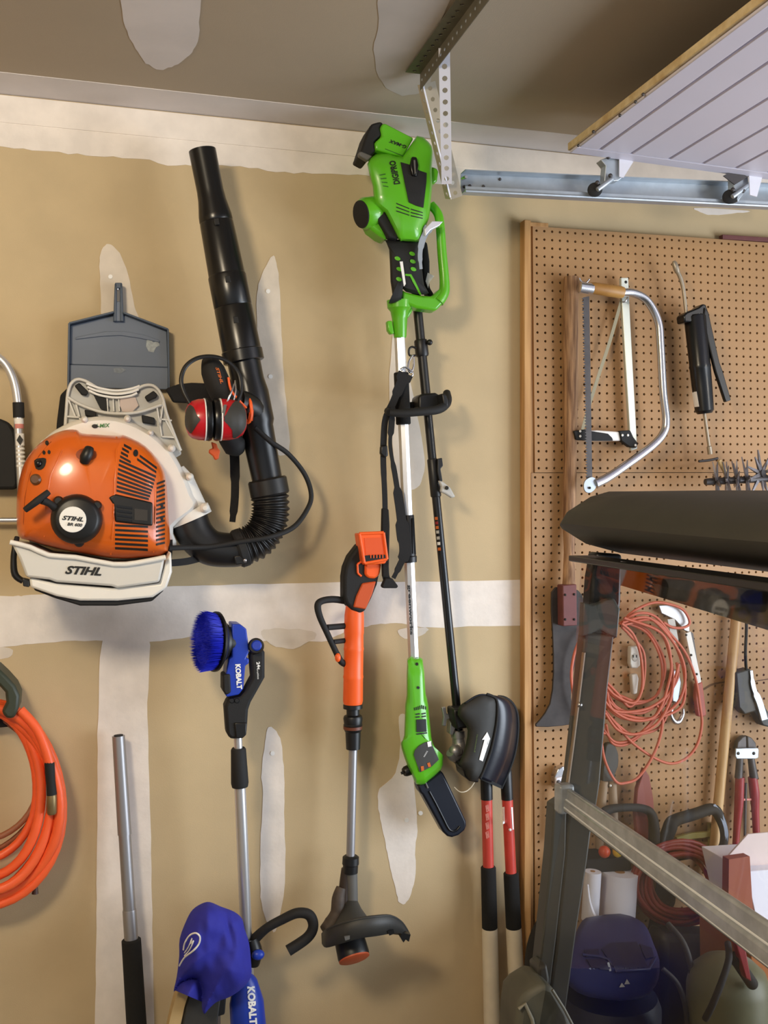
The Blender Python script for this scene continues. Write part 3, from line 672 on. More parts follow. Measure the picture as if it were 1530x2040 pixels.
# ================================================================== EAR MUFFS
em = thing('ear_muffs', 'red and black ear muffs hanging over the blower handle', 'ear muffs')
def cup(x0, x1, flip):
    prof = [(0, 6), (.04, 20), (.16, 31), (.36, 37), (.7, 41), (1, 41.5)]
    a, b = (x0, 836, .265), (x1, 836, .265)
    o = lathe('ear_cup', a, b, prof, M_RED, em, 36)
    lathe('cup_trim', (x1, 836, .265), (x1 + (2.5 if not flip else -2.5), 836, .265), [(0, 42.5), (1, 42.5)], M_WHITE, em, 36)
    e = x1 + (2.5 if not flip else -2.5); f = e + (14 if not flip else -14)
    lathe('ear_cushion', (e, 836, .265), (f, 836, .265), [(0, 39), (.15, 42), (.5, 43), (.85, 41), (1, 36)], M_BLKG, em, 36)
    h = surf(o)
    if not flip:
        patch('cup_shell', [(371, 822), (378, 808), (386, 812), (393, 828), (399, 836), (392, 846), (382, 862), (376, 858), (370, 846)], h, M_DGREY, o, sm=3, off=.002)
    else:
        patch('cup_shell', [(489, 822), (480, 806), (468, 800), (458, 812), (450, 826), (444, 834), (450, 842), (462, 856), (464, 872), (474, 868), (484, 858), (489, 846)], h, M_DGREY, o, sm=2, off=.002)
    return o
cup(369, 406, False); cup(491, 440, True)
tube('headband', [(380, 806, .275), (366, 780, .272), (361, 755, .268), (370, 730, .262), (392, 714, .258), (420, 710, .255), (446, 716, .25), (466, 730, .245), (478, 750, .245), (480, 780, .25), (470, 804, .262)], 4.4, M_BLK, em, 6, 8, flat=.7)
tube('headband_wire', [(451, 803, .292), (460, 783, .295), (468, 762, .275)], 1.6, M_CHROME, em, 3, 6)
tube('headband_wire', [(466, 797, .29), (470, 778, .285), (468, 758, .275)], 1.4, M_CHROME, em, 3, 6)
plate('wire_clip', [(446, 806), (452, 806), (446, 834), (440, 834)], .318, .006, M_GREY, em)

# ================================================================== DUSTPAN
dp = thing('dustpan', 'slate blue plastic dustpan hanging by its handle above the blower', 'dustpan')
plate('pan', [(140, 648), (224, 628), (250, 628), (332, 660), (335, 732), (137, 726)], .022, .006, M_DPAN, dp, .002)
plate('pan_lip', [(137, 726), (335, 732), (335, 776), (136, 772)], .030, .008, M_DPAN, dp, .002)
plate('pan_step', [(152, 672), (180, 666), (212, 660), (250, 660), (290, 668), (318, 678), (318, 682), (280, 674), (240, 668), (200, 670), (150, 676)], .026, .006, M_DPAN, dp, .001)
for a, b in (((138, 646), (226, 624)), ((246, 625), (334, 658)), ((138, 646), (136, 776)), ((334, 658), (336, 778))):
    beam('rim', W(a[0], a[1], .026), W(b[0], b[1], .026), .005, .036, M_DPAND, dp, .001, up=(0, 1, 0))
for x0, x1 in ((228.5, 233), (239, 243.5)):
    plate('handle_rail', [(x0, 564), (x1, 564), (x1 + (0 if x0 < 235 else 3), 640), (x0 - (3 if x0 < 235 else 0), 640)], .036, .022, M_DPAND, dp, .002)
plate('handle', [(232, 600), (240, 600), (243, 640), (229, 640)], .034, .016, M_DPAN, dp, .002)
plate('handle', [(229, 563), (243, 563), (243, 574), (229, 574)], .036, .022, M_DPAND, dp, .002)
hd = flat_at(.022)
patch('tape_scrap', [(292, 678), (300, 676), (305, 682), (315, 680), (318, 688), (311, 692), (306, 702), (296, 700), (291, 690)], hd, mat('tape_residue', (160, 166, 166), .5, var=.3, scale=120), dp)
patch('scuff', [(226, 734), (240, 732), (252, 737), (240, 744), (228, 742)], flat_at(.030), mat('scuff_mark', (128, 136, 144), .6, var=.3, scale=120), dp)
nl = tag(cyl('nail', (236, 578, .0), (235, 576, .045), 2, M_CHROME, None, 8), 'small steel nail through the dustpan handle', 'nail')

# ================================================================== FOLDING STOOL at the left edge
fs_ = thing('folding_stool', 'folded stool with bent aluminium tube and black pad at the left edge', 'stool')
tube('frame_tube', [(-250, 1020, .07), (-246, 940, .07), (-242, 860, .07), (-240, 800, .07), (-230, 752, .07), (-209, 718, .07), (-175, 703, .07), (-100, 703, .07), (-30, 703, .07), (4, 718, .07), (25, 752, .07), (35, 800, .07), (37, 860, .07), (41, 940, .07), (46, 1020, .07)], 8.8, M_ALU, fs_, 8, 14)
lathe('sleeve', (36.5, 802, .07), (37.5, 832, .07), [(0, 11), (1, 11)], M_BLKM, fs_, 16)
for y0, y1, m in ((834, 845, M_WHITE), (845, 854, M_PINK), (864, 888, M_WHITE), (892, 896, M_WHITE), (900, 904, M_WHITE), (908, 912, M_WHITE), (917, 921, M_WHITE), (926, 930, M_WHITE)):
    lathe('sticker', (37 + (y0 - 834) * .045, y0, .07), (37 + (y1 - 834) * .045, y1, .07), [(0, 9.3), (1, 9.3)], m, fs_, 16)
plate('sticker_diamond', [(39, 866), (46, 876), (40, 887), (33, 877)], .0845, .001, M_INK, fs_)
plate('seat_pad', [(-222, 834), (0, 834), (18, 841), (30, 860), (35, 890), (36, 965), (30, 975), (-228, 976), (-236, 965), (-236, 850)], .06, .045, M_BLKM, fs_, .008)
tube('cross_tube', [(-250, 1037, .045), (46, 1036, .045)], 5, M_ALU, fs_, 1, 10)

# ================================================================== ORANGE HOSE on its hook
hk = thing('hose_hook', 'dark green plastic hook carrying the orange hose', 'hook')
plate('hook_arm', [(-40, 1318), (-5, 1330), (12, 1346), (30, 1366), (39, 1386), (37, 1412), (28, 1432), (12, 1432), (2, 1418), (12, 1400), (10, 1380), (-8, 1360), (-40, 1350)], .15, .10, mat('dark_green_plastic', (52, 58, 44), .5), hk, .008)
plate('hook_back', [(-60, 1390), (20, 1405), (34, 1430), (24, 1448), (-60, 1455)], .05, .05, M_BLKM, hk, .004)
ah = thing('air_hose', 'coil of bright orange hose hanging at the left edge', 'hose')
rnd = random.Random(11)
for i, (rx, ry, cx, cy_, dd, m, rp) in enumerate(((166, 204, -42, 1602, .09, M_HOSE, 9.5), (155, 196, -38, 1600, .105, M_HOSE, 10), (148, 188, -44, 1594, .088, M_HOSE, 9.5), (140, 184, -36, 1590, .115, M_HOSE, 10), (124, 172, -40, 1582, .10, M_HOSE, 9.5), (163, 200, -47, 1592, .068, M_HOSE, 9), (118, 150, -44, 1562, .085, M_HOSE, 8.5), (112, 132, -38, 1546, .065, M_BROWNH, 6), (128, 140, -44, 1560, .055, M_BROWNH, 5))):
    pts = []
    for k in range(44):
        a = 2 * math.pi * k / 44
        pts.append(W(cx + rx * math.cos(a) + 3 * math.sin(3 * a + i), cy_ + ry * math.sin(a) + 4 * math.sin(2 * a + 2 * i), dd + .012 * math.sin(2 * a + i * 1.7)))
    tube3('hose_loop', pts, rp * mpp(100, 1600, .09), m, ah, 12, closed=True, smooth=80)
tube('hose_end', [(40, 1414, .125), (72, 1450, .128), (90, 1490, .13), (99, 1520, .13)], 9.5, M_HOSE, ah, 6, 12)
lathe('sleeve', (98, 1515, .13), (103, 1583, .13), [(0, 9), (.1, 10), (.6, 9), (1, 10)], M_BLKM, ah, 14)
lathe('ferrule', (103, 1583, .13), (103, 1622, .13), [(0, 9), (.1, 10), (.9, 10), (1, 8)], M_BRASS, ah, 14)
tube('hose_tail', [(66, 1730, .07), (70, 1765, .07), (70, 1780, .07)], [5, 5, 7], mat('brown_fitting', (88, 60, 46), .5), ah, 3, 10)

# ================================================================== SILVER POLE
sp = thing('telescopic_pole', 'silver telescoping pole with a black foam grip leaning on the wall', 'pole')
def pp(y): return (236 + (y - 1465) * .0625, y, .05 + (y - 1465) * .00006)
lathe('pole_tube', pp(1466), pp(1662), [(0, 10), (0, 12.5), (1, 13.5)], M_ALUD, sp, 20)
lathe('pole_tube', pp(1660), pp(1812), [(0, 12.2), (1, 12.4)], M_ALUD, sp, 20)
lathe('pole_tube', pp(1812), pp(1880), [(0, 13), (.04, 13.6), (1, 13.6)], M_ALUD, sp, 20)
lathe('pole_mouth', pp(1464), pp(1468), [(0, 9), (1, 9)], M_BLKM, sp, 16)
lathe('foam_grip', pp(1870), pp(2140), [(0, 16), (.01, 19), (1, 20)], M_FOAM, sp, 20)

# ================================================================== POWER SCRUBBER
ps = thing('power_scrubber', 'cordless power scrubber with round blue brush on a long silver pole', 'scrubber')
bc = W(424, 1278, .19); nrm = Vector((-.962, -.262, .08)).normalized(); kb = mpp(420, 1278, .19)
lathe3('brush_core', bc, bc + nrm * .026, [(0, 50 * kb), (.8, 50 * kb), (1, 46 * kb)], M_BRIS, ps, 32)
rnd = random.Random(2); vs = []; fs = []
qa = Vector((0, 0, 1)); n1 = (qa - nrm * qa.dot(nrm)).normalized(); n2 = nrm.cross(n1)
for i in range(2600):
    r = 60 * kb * math.sqrt(rnd.random()); a = rnd.uniform(0, 6.283)
    if i < 700: r = 60 * kb * rnd.uniform(.82, 1)
    u = n1 * math.cos(a) + n2 * math.sin(a); p = bc + u * (r * .93); tip = bc + u * (r * 1.0) + nrm * (.036 + rnd.uniform(-.003, .003)) + u * rnd.uniform(-.002, .003)
    s = u.cross(nrm) * .0016; w = u * .0016; o = len(vs)
    vs += [p + s, p - s * .5 + w, p - s * .5 - w, tip]; fs += [[o, o + 1, o + 3], [o + 1, o + 2, o + 3], [o + 2, o, o + 3]]
me = bpy.data.meshes.new('bristle'); me.from_pydata([tuple(v) for v in vs], [], fs); br_ = link('bristle', me, M_BRIS, ps); br_['kind'] = 'stuff'
lathe3('backing_plate', bc - nrm * .004, bc - nrm * .022, [(0, 60 * kb), (.3, 60 * kb), (1, 46 * kb)], M_BLK, ps, 36)
lathe3('gear_neck', bc - nrm * .018, bc - nrm * .055, [(0, 40 * kb), (.4, 38 * kb), (.5, 30 * kb), (1, 30 * kb)], M_BLK, ps, 28)
hb = plate('motor_head', [(462, 1243), (478, 1244), (491, 1253), (494, 1275), (496, 1300), (490, 1312), (496, 1312), (496, 1322), (489, 1326), (485, 1372), (476, 1384), (452, 1389), (446, 1380), (452, 1330), (456, 1312), (462, 1308)], .215, .075, M_BLUE, ps, .008)
plate('head_pad', [(444, 1344), (459, 1342), (461, 1380), (450, 1386), (444, 1376)], .219, .06, M_BLKM, ps, .005)
text('lettering', 'KOBALT', (475.5, 1348), 50, 11, -86, M_WHITE, hb, flat_at(.215), .05)
lathe('pivot', (510, 1287, .15), (510, 1287, .222), [(0, 16), (.9, 16), (1, 13)], M_BLK, ps, 24)
lathe('pivot_button', (511, 1286, .222), (511, 1286, .23), [(0, 10.5), (.6, 10.5), (1, 8)], M_BLUE, ps, 24)
arm = plate('arm', [(498, 1302), (522, 1290), (528, 1300), (528, 1350), (518, 1368), (500, 1400), (495, 1415), (492, 1462), (484, 1472), (460, 1473), (452, 1464), (448, 1408), (455, 1392), (478, 1388), (488, 1376), (502, 1350)], .205, .05, M_BLKM, ps, .008)
plate('arm_cap', [(467, 1440), (492, 1440), (491, 1464), (484, 1471), (470, 1471)], .209, .02, M_BLK, ps, .003)
text('lettering', '24v', (515, 1326), 15, 7, -82, M_WHITE, arm, flat_at(.205), .03)
text('lettering', 'brushless', (514, 1343), 20, 3.6, -86, M_WHITE, arm, flat_at(.205), .0)
for x in (462, 472): lathe('arm_screw', (x, 1396, .206), (x, 1396, .209), [(0, 5), (1, 4)], M_BLKG, ps, 12)
def sq(y): return (474 + (y - 1470) * .042, y, .18 - (y - 1470) * .00006)
lathe('pole_neck', sq(1468), sq(1500), [(0, 8.5), (1, 8.5)], M_ALU, ps, 18)
lathe('twist_lock', sq(1490), sq(1567), [(0, 13), (.04, 15), (.9, 17.5), (1, 16)], M_BLKM, ps, 22)
lathe('pole_tube', sq(1565), sq(1960), [(0, 11.5), (1, 12)], M_ALU, ps, 22)
tube('side_handle', [(500, 1878, .16), (530, 1850, .18), (562, 1832, .19), (592, 1819, .20), (616, 1823, .205), (624, 1845, .21), (612, 1868, .21), (574, 1894, .21)], [11, 9, 9.5, 10, 10.5, 10.5, 10.5, 11], M_BLKM, ps, 8, 16)
tube('handle_clamp', [(500, 1872, .17), (506, 1895, .175), (503, 1920, .17)], [14, 17, 14], M_BLK, ps, 4, 14)
pball('clamp_knob', (514, 1902, .20), (13, 10), M_BLUE, ps)
lb = lathe('lower_body', (487, 1940, .16), (501, 2130, .16), [(0, 14), (.08, 24), (.3, 34), (.7, 36), (1, 30)], M_BLUE, ps, 28)
text('lettering', 'KOBALT', (502, 2003), 76, 15, -86, M_WHITE, lb, surf(lb), .05)

# ================================================================== BLUE CLOTH AND WHAT IT HANGS ON
wt = thing('padded_paddle', 'tool with tan curved edge and dark grey face under the blue cloth', 'tool')
ribbon('tan_edge', [(336, 2100, .20), (350, 2030, .20), (368, 1972, .20), (398, 1935, .20), (420, 1900, .2)], 22, .04, M_TAN, wt)
plate('grey_face', [(352, 2100), (370, 2010), (386, 1950), (420, 1930), (440, 1990), (425, 2100)], .195, .03, M_DGREY, wt, .004)
plate('dark_block', [(405, 1980), (452, 1975), (448, 2022), (420, 2030), (404, 2025)], .185, .05, M_BLKM, wt, .004)
cyl('stem', (432, 2020, .17), (434, 2120, .17), 7, mat('brown_handle', (92, 78, 66), .6), wt, 12)
bcl = thing('blue_cloth', 'royal blue cloth with a white teardrop emblem draped over a tool', 'cloth')
def drape_d(x, y, e):
    n = noise.noise(Vector((x * .022, y * .010, 3.1))) * .020 + noise.noise(Vector((x * .06, y * .03, 7.7))) * .007
    g = 0.014 * max(0, 1 - abs((x - 452 - (y - 1830) * .22) / 9)) * max(0, 1 - abs(y - 1850) / 45)
    return .235 + .085 * (1 - math.exp(-e / 22)) + n * min(1, e / 10) - g
cl = pillow('drape', [(372, 1832), (384, 1812), (402, 1800), (418, 1797), (440, 1806), (466, 1816), (482, 1830), (487, 1850), (496, 1878), (500, 1915), (500, 1945), (484, 1968), (458, 1986), (432, 1996), (416, 2010), (407, 2020), (402, 2006), (402, 1972), (394, 1952), (378, 1950), (360, 1958), (346, 1976), (352, 1946), (357, 1905), (358, 1870)], drape_d, .225, M_CLOTH, bcl, 3, 6.0)
hc = surf(cl)
for nm, pts, r in (('emblem', [(358, 1924), (368, 1908), (385, 1894), (396, 1880), (398, 1866), (390, 1859), (378, 1864), (369, 1878), (366, 1892)], .0024), ('emblem', [(368, 1898), (376, 1886), (383, 1869), (380, 1880), (386, 1874), (378, 1892), (368, 1904)], .0016)):
    tube3(nm, [hc(p.x, p.y, .0006) for p in cat_rom([(a, b, 0) for a, b in pts], 5)], r, M_WHITE, cl, 6)

# ================================================================== ORANGE STRING TRIMMER
ot = thing('orange_string_trimmer', 'orange and black cordless string trimmer without battery hung on the wall', 'string trimmer')
lathe('body_tube', (706, 1205, .10), (703, 1404, .10), [(0, 17), (.1, 19.5), (.28, 20), (.3, 19), (.42, 19.5), (.44, 20.5), (.46, 19.5), (.7, 19.5), (.72, 20.5), (.74, 19.5), (.96, 20), (1, 18)], M_TRIM, ot, 28)
hg = plate('grip', [(688, 1130), (697, 1108), (714, 1086), (724, 1080), (734, 1110), (757, 1142), (752, 1165), (741, 1192), (728, 1218), (716, 1223), (702, 1216), (690, 1204), (685, 1190), (685, 1150)], .13, .055, M_BLKM, ot, .010, 3)
plate('grip_insert', [(722, 1162), (750, 1158), (742, 1184), (729, 1214), (704, 1210), (710, 1188)], .1345, .02, M_TRIMD, ot, .004)
plate('neck', [(728, 1120), (761, 1122), (757, 1145), (748, 1153), (734, 1152), (727, 1145)], .138, .05, M_TRIM, ot, .006)
for a, b in (((712, 1124), (713, 1142)), ((713, 1142), (720, 1148)), ((712, 1124), (720, 1119)), ((720, 1119), (725, 1124))):
    tube('trigger_ring', [(a[0], a[1], .133), (b[0], b[1], .133)], 2.2, M_TRIM, ot, 1, 8)
bd = plate('battery_dock', [(716, 1063), (764, 1061), (769, 1070), (772, 1114), (768, 1123), (728, 1126), (723, 1118)], .165, .06, M_TRIM, ot, .004)
plate('dock_recess_shade', [(726, 1072), (760, 1071), (764, 1104), (729, 1106)], .1665, .002, mat('orange_painted_shade', (222, 84, 28), .45), bd)  # flat plate; shade of the recess is put into its darker orange
plate('dock_contact', [(726, 1107), (768, 1105), (769, 1117), (728, 1120)], .168, .003, M_BLK, bd)
for x in (738, 744, 750, 756, 762): plate('contact_fin', [(x, 1105), (x + 1.6, 1105), (x + 1.6, 1112), (x, 1112)], .170, .003, M_TRIM, bd)
for a, b in (((716, 1063), (764, 1061)), ((764, 1061), (771, 1114)), ((771, 1114), (726, 1122)), ((726, 1122), (716, 1063))):
    tube('dock_rim', [(a[0], a[1], .166), (b[0], b[1], .166)], 3.2, M_TRIM, bd, 1, 8)
tube('front_handle', [(688, 1197, .10), (664, 1194, .11), (642, 1197, .12), (633, 1206, .125), (637, 1228, .125), (652, 1262, .12), (666, 1292, .115), (678, 1316, .11), (686, 1322, .10)], [7, 7, 7, 7, 6.5, 6, 6, 6.5, 7], M_BLKM, ot, 6, 12)
tube('handle_bar', [(652, 1250, .118), (688, 1247, .10)], 6, M_BLKM, ot, 1, 10)
tube('handle_bar', [(664, 1279, .118), (688, 1276, .10)], 5, M_BLKM, ot, 1, 10)
pball('pivot_tip', (673, 1310, .122), (6, 9), M_TRIM, ot)
lathe('collar', (703, 1402, .10), (703.5, 1492, .10), [(0, 18), (.02, 19.5), (.1, 19.5), (.12, 13), (.24, 13), (.27, 18), (.32, 19.5), (.44, 18), (.46, 19.3), (.5, 18), (.52, 19), (.6, 17), (.62, 15.5), (1, 14)], M_BLK, ot, 26)
lathe('collar_ring', (703, 1446, .10), (703, 1452, .10), [(0, 19.2), (1, 19.2)], mat('brown_ring', (104, 52, 28), .5), ot, 26)
lathe('shaft', (703.5, 1488, .10), (698, 1716, .10), [(0, 8.6), (1, 8.6)], M_ALUD, ot, 18)
lathe('lower_collar', (699, 1704, .10), (698, 1738, .10), [(0, 12), (.1, 16.5), (.5, 17), (.55, 15.5), (1, 15)], M_BLK, ot, 22)
lathe('lower_sleeve', (700, 1736, .10), (701, 1806, .10), [(0, 12), (1, 12.5)], M_GREY, ot, 18)
lathe('rear_sleeve', (689, 1730, .095), (684, 1812, .095), [(0, 9), (.3, 11), (1, 13)], mat('brown_black_plastic', (54, 42, 34), .5), ot, 16)
tube('motor_housing', [(680, 1768, .10), (674, 1790, .105), (672, 1818, .11), (662, 1840, .12), (648, 1856, .13)], [10, 13, 14, 17, 14], mat('dusty_brown_plastic', (78, 66, 56), .65, var=.3, scale=60), ot, 5, 16)
lathe('motor_cone', (700, 1796, .10), (702, 1850, .14), [(0, 13), (.3, 20), (.7, 34), (1, 44)], M_DGREY, ot, 24)
# half-round guard: curved skirt with a rim
ga = [(640, 1860, .17), (650, 1850, .23), (680, 1838, .28), (715, 1829, .30), (750, 1824, .30), (780, 1823, .28), (800, 1834, .25), (812, 1850, .21), (818, 1862, .17)]
gb = [(641, 1880, .17), (650, 1888, .23), (680, 1880, .28), (715, 1870, .30), (750, 1865, .30), (780, 1860, .28), (800, 1860, .25), (808, 1866, .21), (815, 1876, .17)]
A_ = cat_rom([W(*p) for p in ga], 4); B_ = cat_rom([W(*p) for p in gb], 4); n_ = len(A_)
gdn = mesh('guard_skirt', A_ + B_, [[i, i + 1, n_ + i + 1, n_ + i] for i in range(n_ - 1)], M_DGREY, ot, 60)
so = gdn.modifiers.new('thick', 'SOLIDIFY'); so.thickness = .005
cpt = W(705, 1850, .12)
gt = mesh('guard_top', A_ + [cpt], [[i, i + 1, n_] for i in range(n_ - 1)], M_DGREY, ot, 60); so = gt.modifiers.new('thick', 'SOLIDIFY'); so.thickness = .004
plate('guard_tab', [(686, 1866), (697, 1864), (697, 1871), (688, 1874)], .302, .004, M_GREY, ot)
plate('guard_tab', [(772, 1855), (784, 1852), (786, 1860), (776, 1864)], .29, .004, M_BLK, ot)
plate('guard_tab', [(800, 1858), (818, 1862), (814, 1875), (808, 1872), (804, 1878), (798, 1868)], .245, .02, M_BLK, ot)
s0 = W(694, 1862, .18); ax = Vector((.10, -.62, -.74)).normalized(); ks = mpp(694, 1880, .2)
lathe3('spool_housing', s0, s0 + ax * .062, [(0, 30 * ks), (.9, 32 * ks), (1, 31 * ks)], M_BLK, ot, 28)
lathe3('spool_cap', s0 + ax * .060, s0 + ax * .068, [(0, 31 * ks), (.7, 31 * ks), (1, 27 * ks)], mat('rust_orange_plastic', (186, 82, 44), .5), ot, 28)

# ================================================================== GREEN POLE SAW
gs = thing('pole_saw', 'lime green cordless pole saw with aluminium pole hung on the wall', 'pole saw')
g = lambda x, y: (680 + x / 4.25, 220 + y / 4.25)
G = lambda L: [g(*p) for p in L]
bat = plate('battery', G([(345, 115), (370, 105), (615, 232), (560, 330), (520, 392), (400, 360), (290, 330), (285, 270), (345, 215), (330, 150)]), .205, .10, M_GREEN, gs, .007)
plate('battery_end', G([(165, 345), (215, 190), (255, 112), (330, 90), (362, 108), (330, 145), (345, 205), (282, 262), (292, 335), (225, 420), (150, 378)]), .20, .085, M_BLKM, gs, .008)
plate('battery_clip', G([(150, 350), (170, 345), (265, 385), (225, 425), (152, 380)]), .206, .02, M_GREY, gs, .003)
text('lettering', 'G-MAX', g(478, 284), 36, 7, 159, M_INK, bat, flat_at(.205), .03, .2)
plate('battery_groove', G([(370, 322), (530, 384), (528, 390), (370, 328)]), .2055, .001, mat('deep_green', (40, 96, 18), .5), bat)
bdy = puff('power_head', G([(522, 385), (640, 214), (740, 268), (775, 340), (768, 470), (772, 600), (758, 770), (742, 920), (700, 1010), (660, 1105), (600, 1112), (520, 1105), (480, 1085), (370, 870), (285, 800), (265, 640), (220, 455), (290, 372), (400, 366)]), g(545, 680), [(.96, .085), (1, .10), (1, .19), (.985, .205), (.95, .216), (.86, .224), (.6, .23), (.2, .231)], M_GREEN, gs, 2, smooth=40)
hg_ = surf(bdy)
patch('front_panel', G([(500, 442), (575, 462), (660, 512), (718, 532), (715, 610), (690, 825), (630, 808), (570, 780), (540, 640)]), hg_, M_BLKM, bdy, .003, .002)
plate('latch', G([(600, 388), (640, 393), (656, 462), (640, 556), (600, 548), (584, 470)]), .242, .014, M_BLKG, gs, .003)
plate('latch_bar', G([(612, 420), (626, 420), (632, 530), (622, 540)]), .2445, .003, M_GREY, gs)
for k in range(3):
    decal('vent_slit', G([(465, 783 + k * 32), (575, 828 + k * 28), (575, 836 + k * 28), (465, 792 + k * 32)]), hg_, M_INK, bdy, 4, 1)
    decal('vent_slit', G([(588, 832 + k * 28), (688, 862 + k * 24), (688, 870 + k * 24), (588, 841 + k * 28)]), hg_, M_INK, bdy, 4, 1)
for k in range(4): decal('side_rib', G([(322 + k * 10, 545 + k * 30), (372 + k * 8, 535 + k * 36), (374 + k * 8, 543 + k * 36), (324 + k * 10, 553 + k * 30)]), hg_, mat('deep_green', (40, 96, 18), .5), bdy, 3, 1)
text('lettering', 'DIGIPRO', g(450, 528), 48, 13, 102, M_INK, bdy, hg_, .035, .1)
plate('side_pad', G([(270, 840), (285, 805), (318, 795), (350, 822), (492, 1062), (482, 1090), (400, 1072), (290, 890)]), .205, .03, M_BLKM, gs, .006)
plate('motor_bracket', G([(165, 745), (240, 722), (300, 800), (400, 1092), (330, 1060), (250, 1000), (190, 880)]), .19, .07, M_GREEN, gs, .01)
kc = mpp(*g(200, 890), .2); mc = W(*g(240, 870), .17); mn = Vector((-.92, -.30, -.26)).normalized()
lathe3('motor_cover', mc - mn * .03, mc + mn * .028, [(0, .042), (.3, .044), (.8, .044), (1, .038)], M_GREEN, gs, 32)
lathe3('motor_cap', mc + mn * .026, mc + mn * .033, [(0, .037), (.7, .037), (1, .030)], M_BLKM, gs, 32)
plate('side_latch', G([(764, 470), (815, 488), (826, 515), (815, 602), (764, 625)]), .19, .06, M_GREEN, gs, .006)
tube('guard_loop', [g(760, 800) + (.15,), g(815, 870) + (.16,), g(835, 960) + (.165,), g(852, 1200) + (.165,), g(872, 1430) + (.165,), g(868, 1540) + (.165,), g(820, 1620) + (.165,)], [9, 9, 9, 9.5, 10, 11, 12], M_GREEN, gs, 6, 14)
plate('guard_base', G([(512, 1512), (550, 1535), (660, 1562), (775, 1572), (835, 1510), (905, 1480), (905, 1590), (805, 1695), (640, 1672), (515, 1622)]), .175, .05, M_GREEN, gs, .007)
gp = puff('grip', G([(370, 1100), (440, 1095), (520, 1092), (650, 1096), (668, 1130), (684, 1340), (702, 1480), (740, 1548), (660, 1560), (545, 1535), (520, 1512), (505, 1610), (400, 1632), (432, 1560), (416, 1450), (405, 1180)]), g(535, 1330), [(.97, .10), (1, .115), (1, .165), (.96, .182), (.84, .192), (.5, .197)], M_BLKM, gs, 2)
hgp = surf(gp)
for x, y in ((475, 1255), (490, 1345), (487, 1430), (597, 1215), (603, 1280), (608, 1345)):
    patch('grip_dot', [g(x + 24 * math.cos(a) * .95 - 6 * math.sin(a), y + 15 * math.sin(a) + 10 * math.cos(a)) for a in [k * .6 for k in range(11)]], hgp, M_GREEN, gp, .002)
patch('grip_stripe', G([(540, 1385), (590, 1388), (620, 1440), (680, 1560), (664, 1562), (602, 1450), (580, 1405), (540, 1400)]), hgp, M_GREEN, gp, .002)
plate('paper_tag', G([(495, 1280), (520, 1278), (546, 1470), (530, 1490)]), .206, .001, M_WHITE, gs)
lathe('pole_socket', g(490, 1610) + (.145,), g(497, 1925) + (.14,), [(0, 25), (.2, 24), (.3, 18), (.5, 15.5), (.95, 13), (1, 12)], M_GREEN, gs, 24)
plate('socket_lever', G([(388, 1782), (430, 1778), (448, 1890), (418, 1892), (396, 1860)]), .155, .02, M_GREEN, gs, .003)
plate('socket_brace', G([(520, 1660), (605, 1660), (600, 1705), (565, 1760), (530, 1740)]), .15, .03, M_GREEN, gs, .004)
def pl(y): return (796 + (y - 672) * .0438, y, .135 - (y - 672) * .00004)
lathe('pole_tube', pl(668), pl(1318), [(0, 11), (1, 11)], M_ALU, gs, 8, smooth=20)
lathe('foam_grip', pl(742), pl(846), [(0, 13), (.02, 15), (.98, 15), (1, 13)], M_FOAM, gs, 22)
lathe('lower_grip', pl(1026), pl(1120), [(0, 12.5), (.02, 13.5), (.86, 14), (.88, 15.5), (1, 15)], M_BLK, gs, 22)
plate('grip_rib', [(822, 1032), (825, 1032), (829, 1104), (826, 1104)], .1435, .004, M_BLKG, gs)
text('lettering', 'greenworks', (817, 1215), 100, 8, -87.5, M_INK, gs, flat_at(.1285), .03)
h8 = lambda x, y: (780 + x / 4.857, 1280 + y / 4.857)
H = lambda L: [h8(*p) for p in L]
sh_ = puff('saw_housing', H([(152, 158), (225, 150), (300, 158), (325, 400), (332, 500), (356, 600), (386, 920), (420, 1010), (452, 1082), (500, 1092), (500, 1150), (480, 1232), (350, 1342), (322, 1370), (240, 1372), (200, 1290), (152, 1190), (96, 1020), (96, 960), (122, 900), (132, 600), (146, 500)]), h8(260, 860), [(.95, .075), (1, .085), (1, .125), (.975, .142), (.9, .153), (.7, .159), (.3, .161)], M_GREEN, gs, 2, smooth=40)
h_h = surf(sh_)
pn = patch('label_panel', H([(213, 1085), (225, 1040), (262, 1000), (315, 968), (372, 950), (412, 1040), (452, 1130), (380, 1200), (272, 1252)]), h_h, M_DGREY, sh_, .003, .002)
for q, m in (([(340, 960), (372, 952), (382, 1000), (348, 1008)], M_WHITE), ([(278, 1195), (306, 1190), (310, 1230), (284, 1238)], M_OINK), ([(340, 1165), (365, 1155), (376, 1195), (350, 1200)], M_OINK)): patch('label_mark', H(q), h_h, m, sh_, .0045, .001)
text('lettering', 'WARNING', h8(325, 1075), 14, 3, 60, M_WHITE, sh_, h_h, .0, 0, .0045)
for x, y in ((245, 210), (257, 436)): patch('screw_hole', [h8(x + 14 * math.cos(a), y + 14 * math.sin(a)) for a in [k * .63 for k in range(10)]], h_h, M_INK, sh_, .002)
patch('badge', H([(238, 745), (330, 740), (336, 862), (240, 866)]), h_h, M_INK, sh_, .003, .002)
for a, b in (((232, 688), (272, 682)), ((290, 685), (328, 678)), ((232, 716), (272, 712)), ((290, 712), (330, 706)), ((240, 880), (342, 868))): decal('vent_slit', [h8(*a), h8(*b), h8(b[0], b[1] + 12), h8(a[0], a[1] + 12)], h_h, M_INK, sh_, 2, 1, .0018)
for k in range(7): decal('vent_slit', [h8(216 + k * 18, 606 + abs(k - 4) * 6), h8(224 + k * 18, 604 + abs(k - 4) * 6), h8(230 + k * 17, 640 + abs(k - 4) * 4), h8(222 + k * 17, 642 + abs(k - 4) * 4)], h_h, M_INK, sh_, 1, 1, .0016)
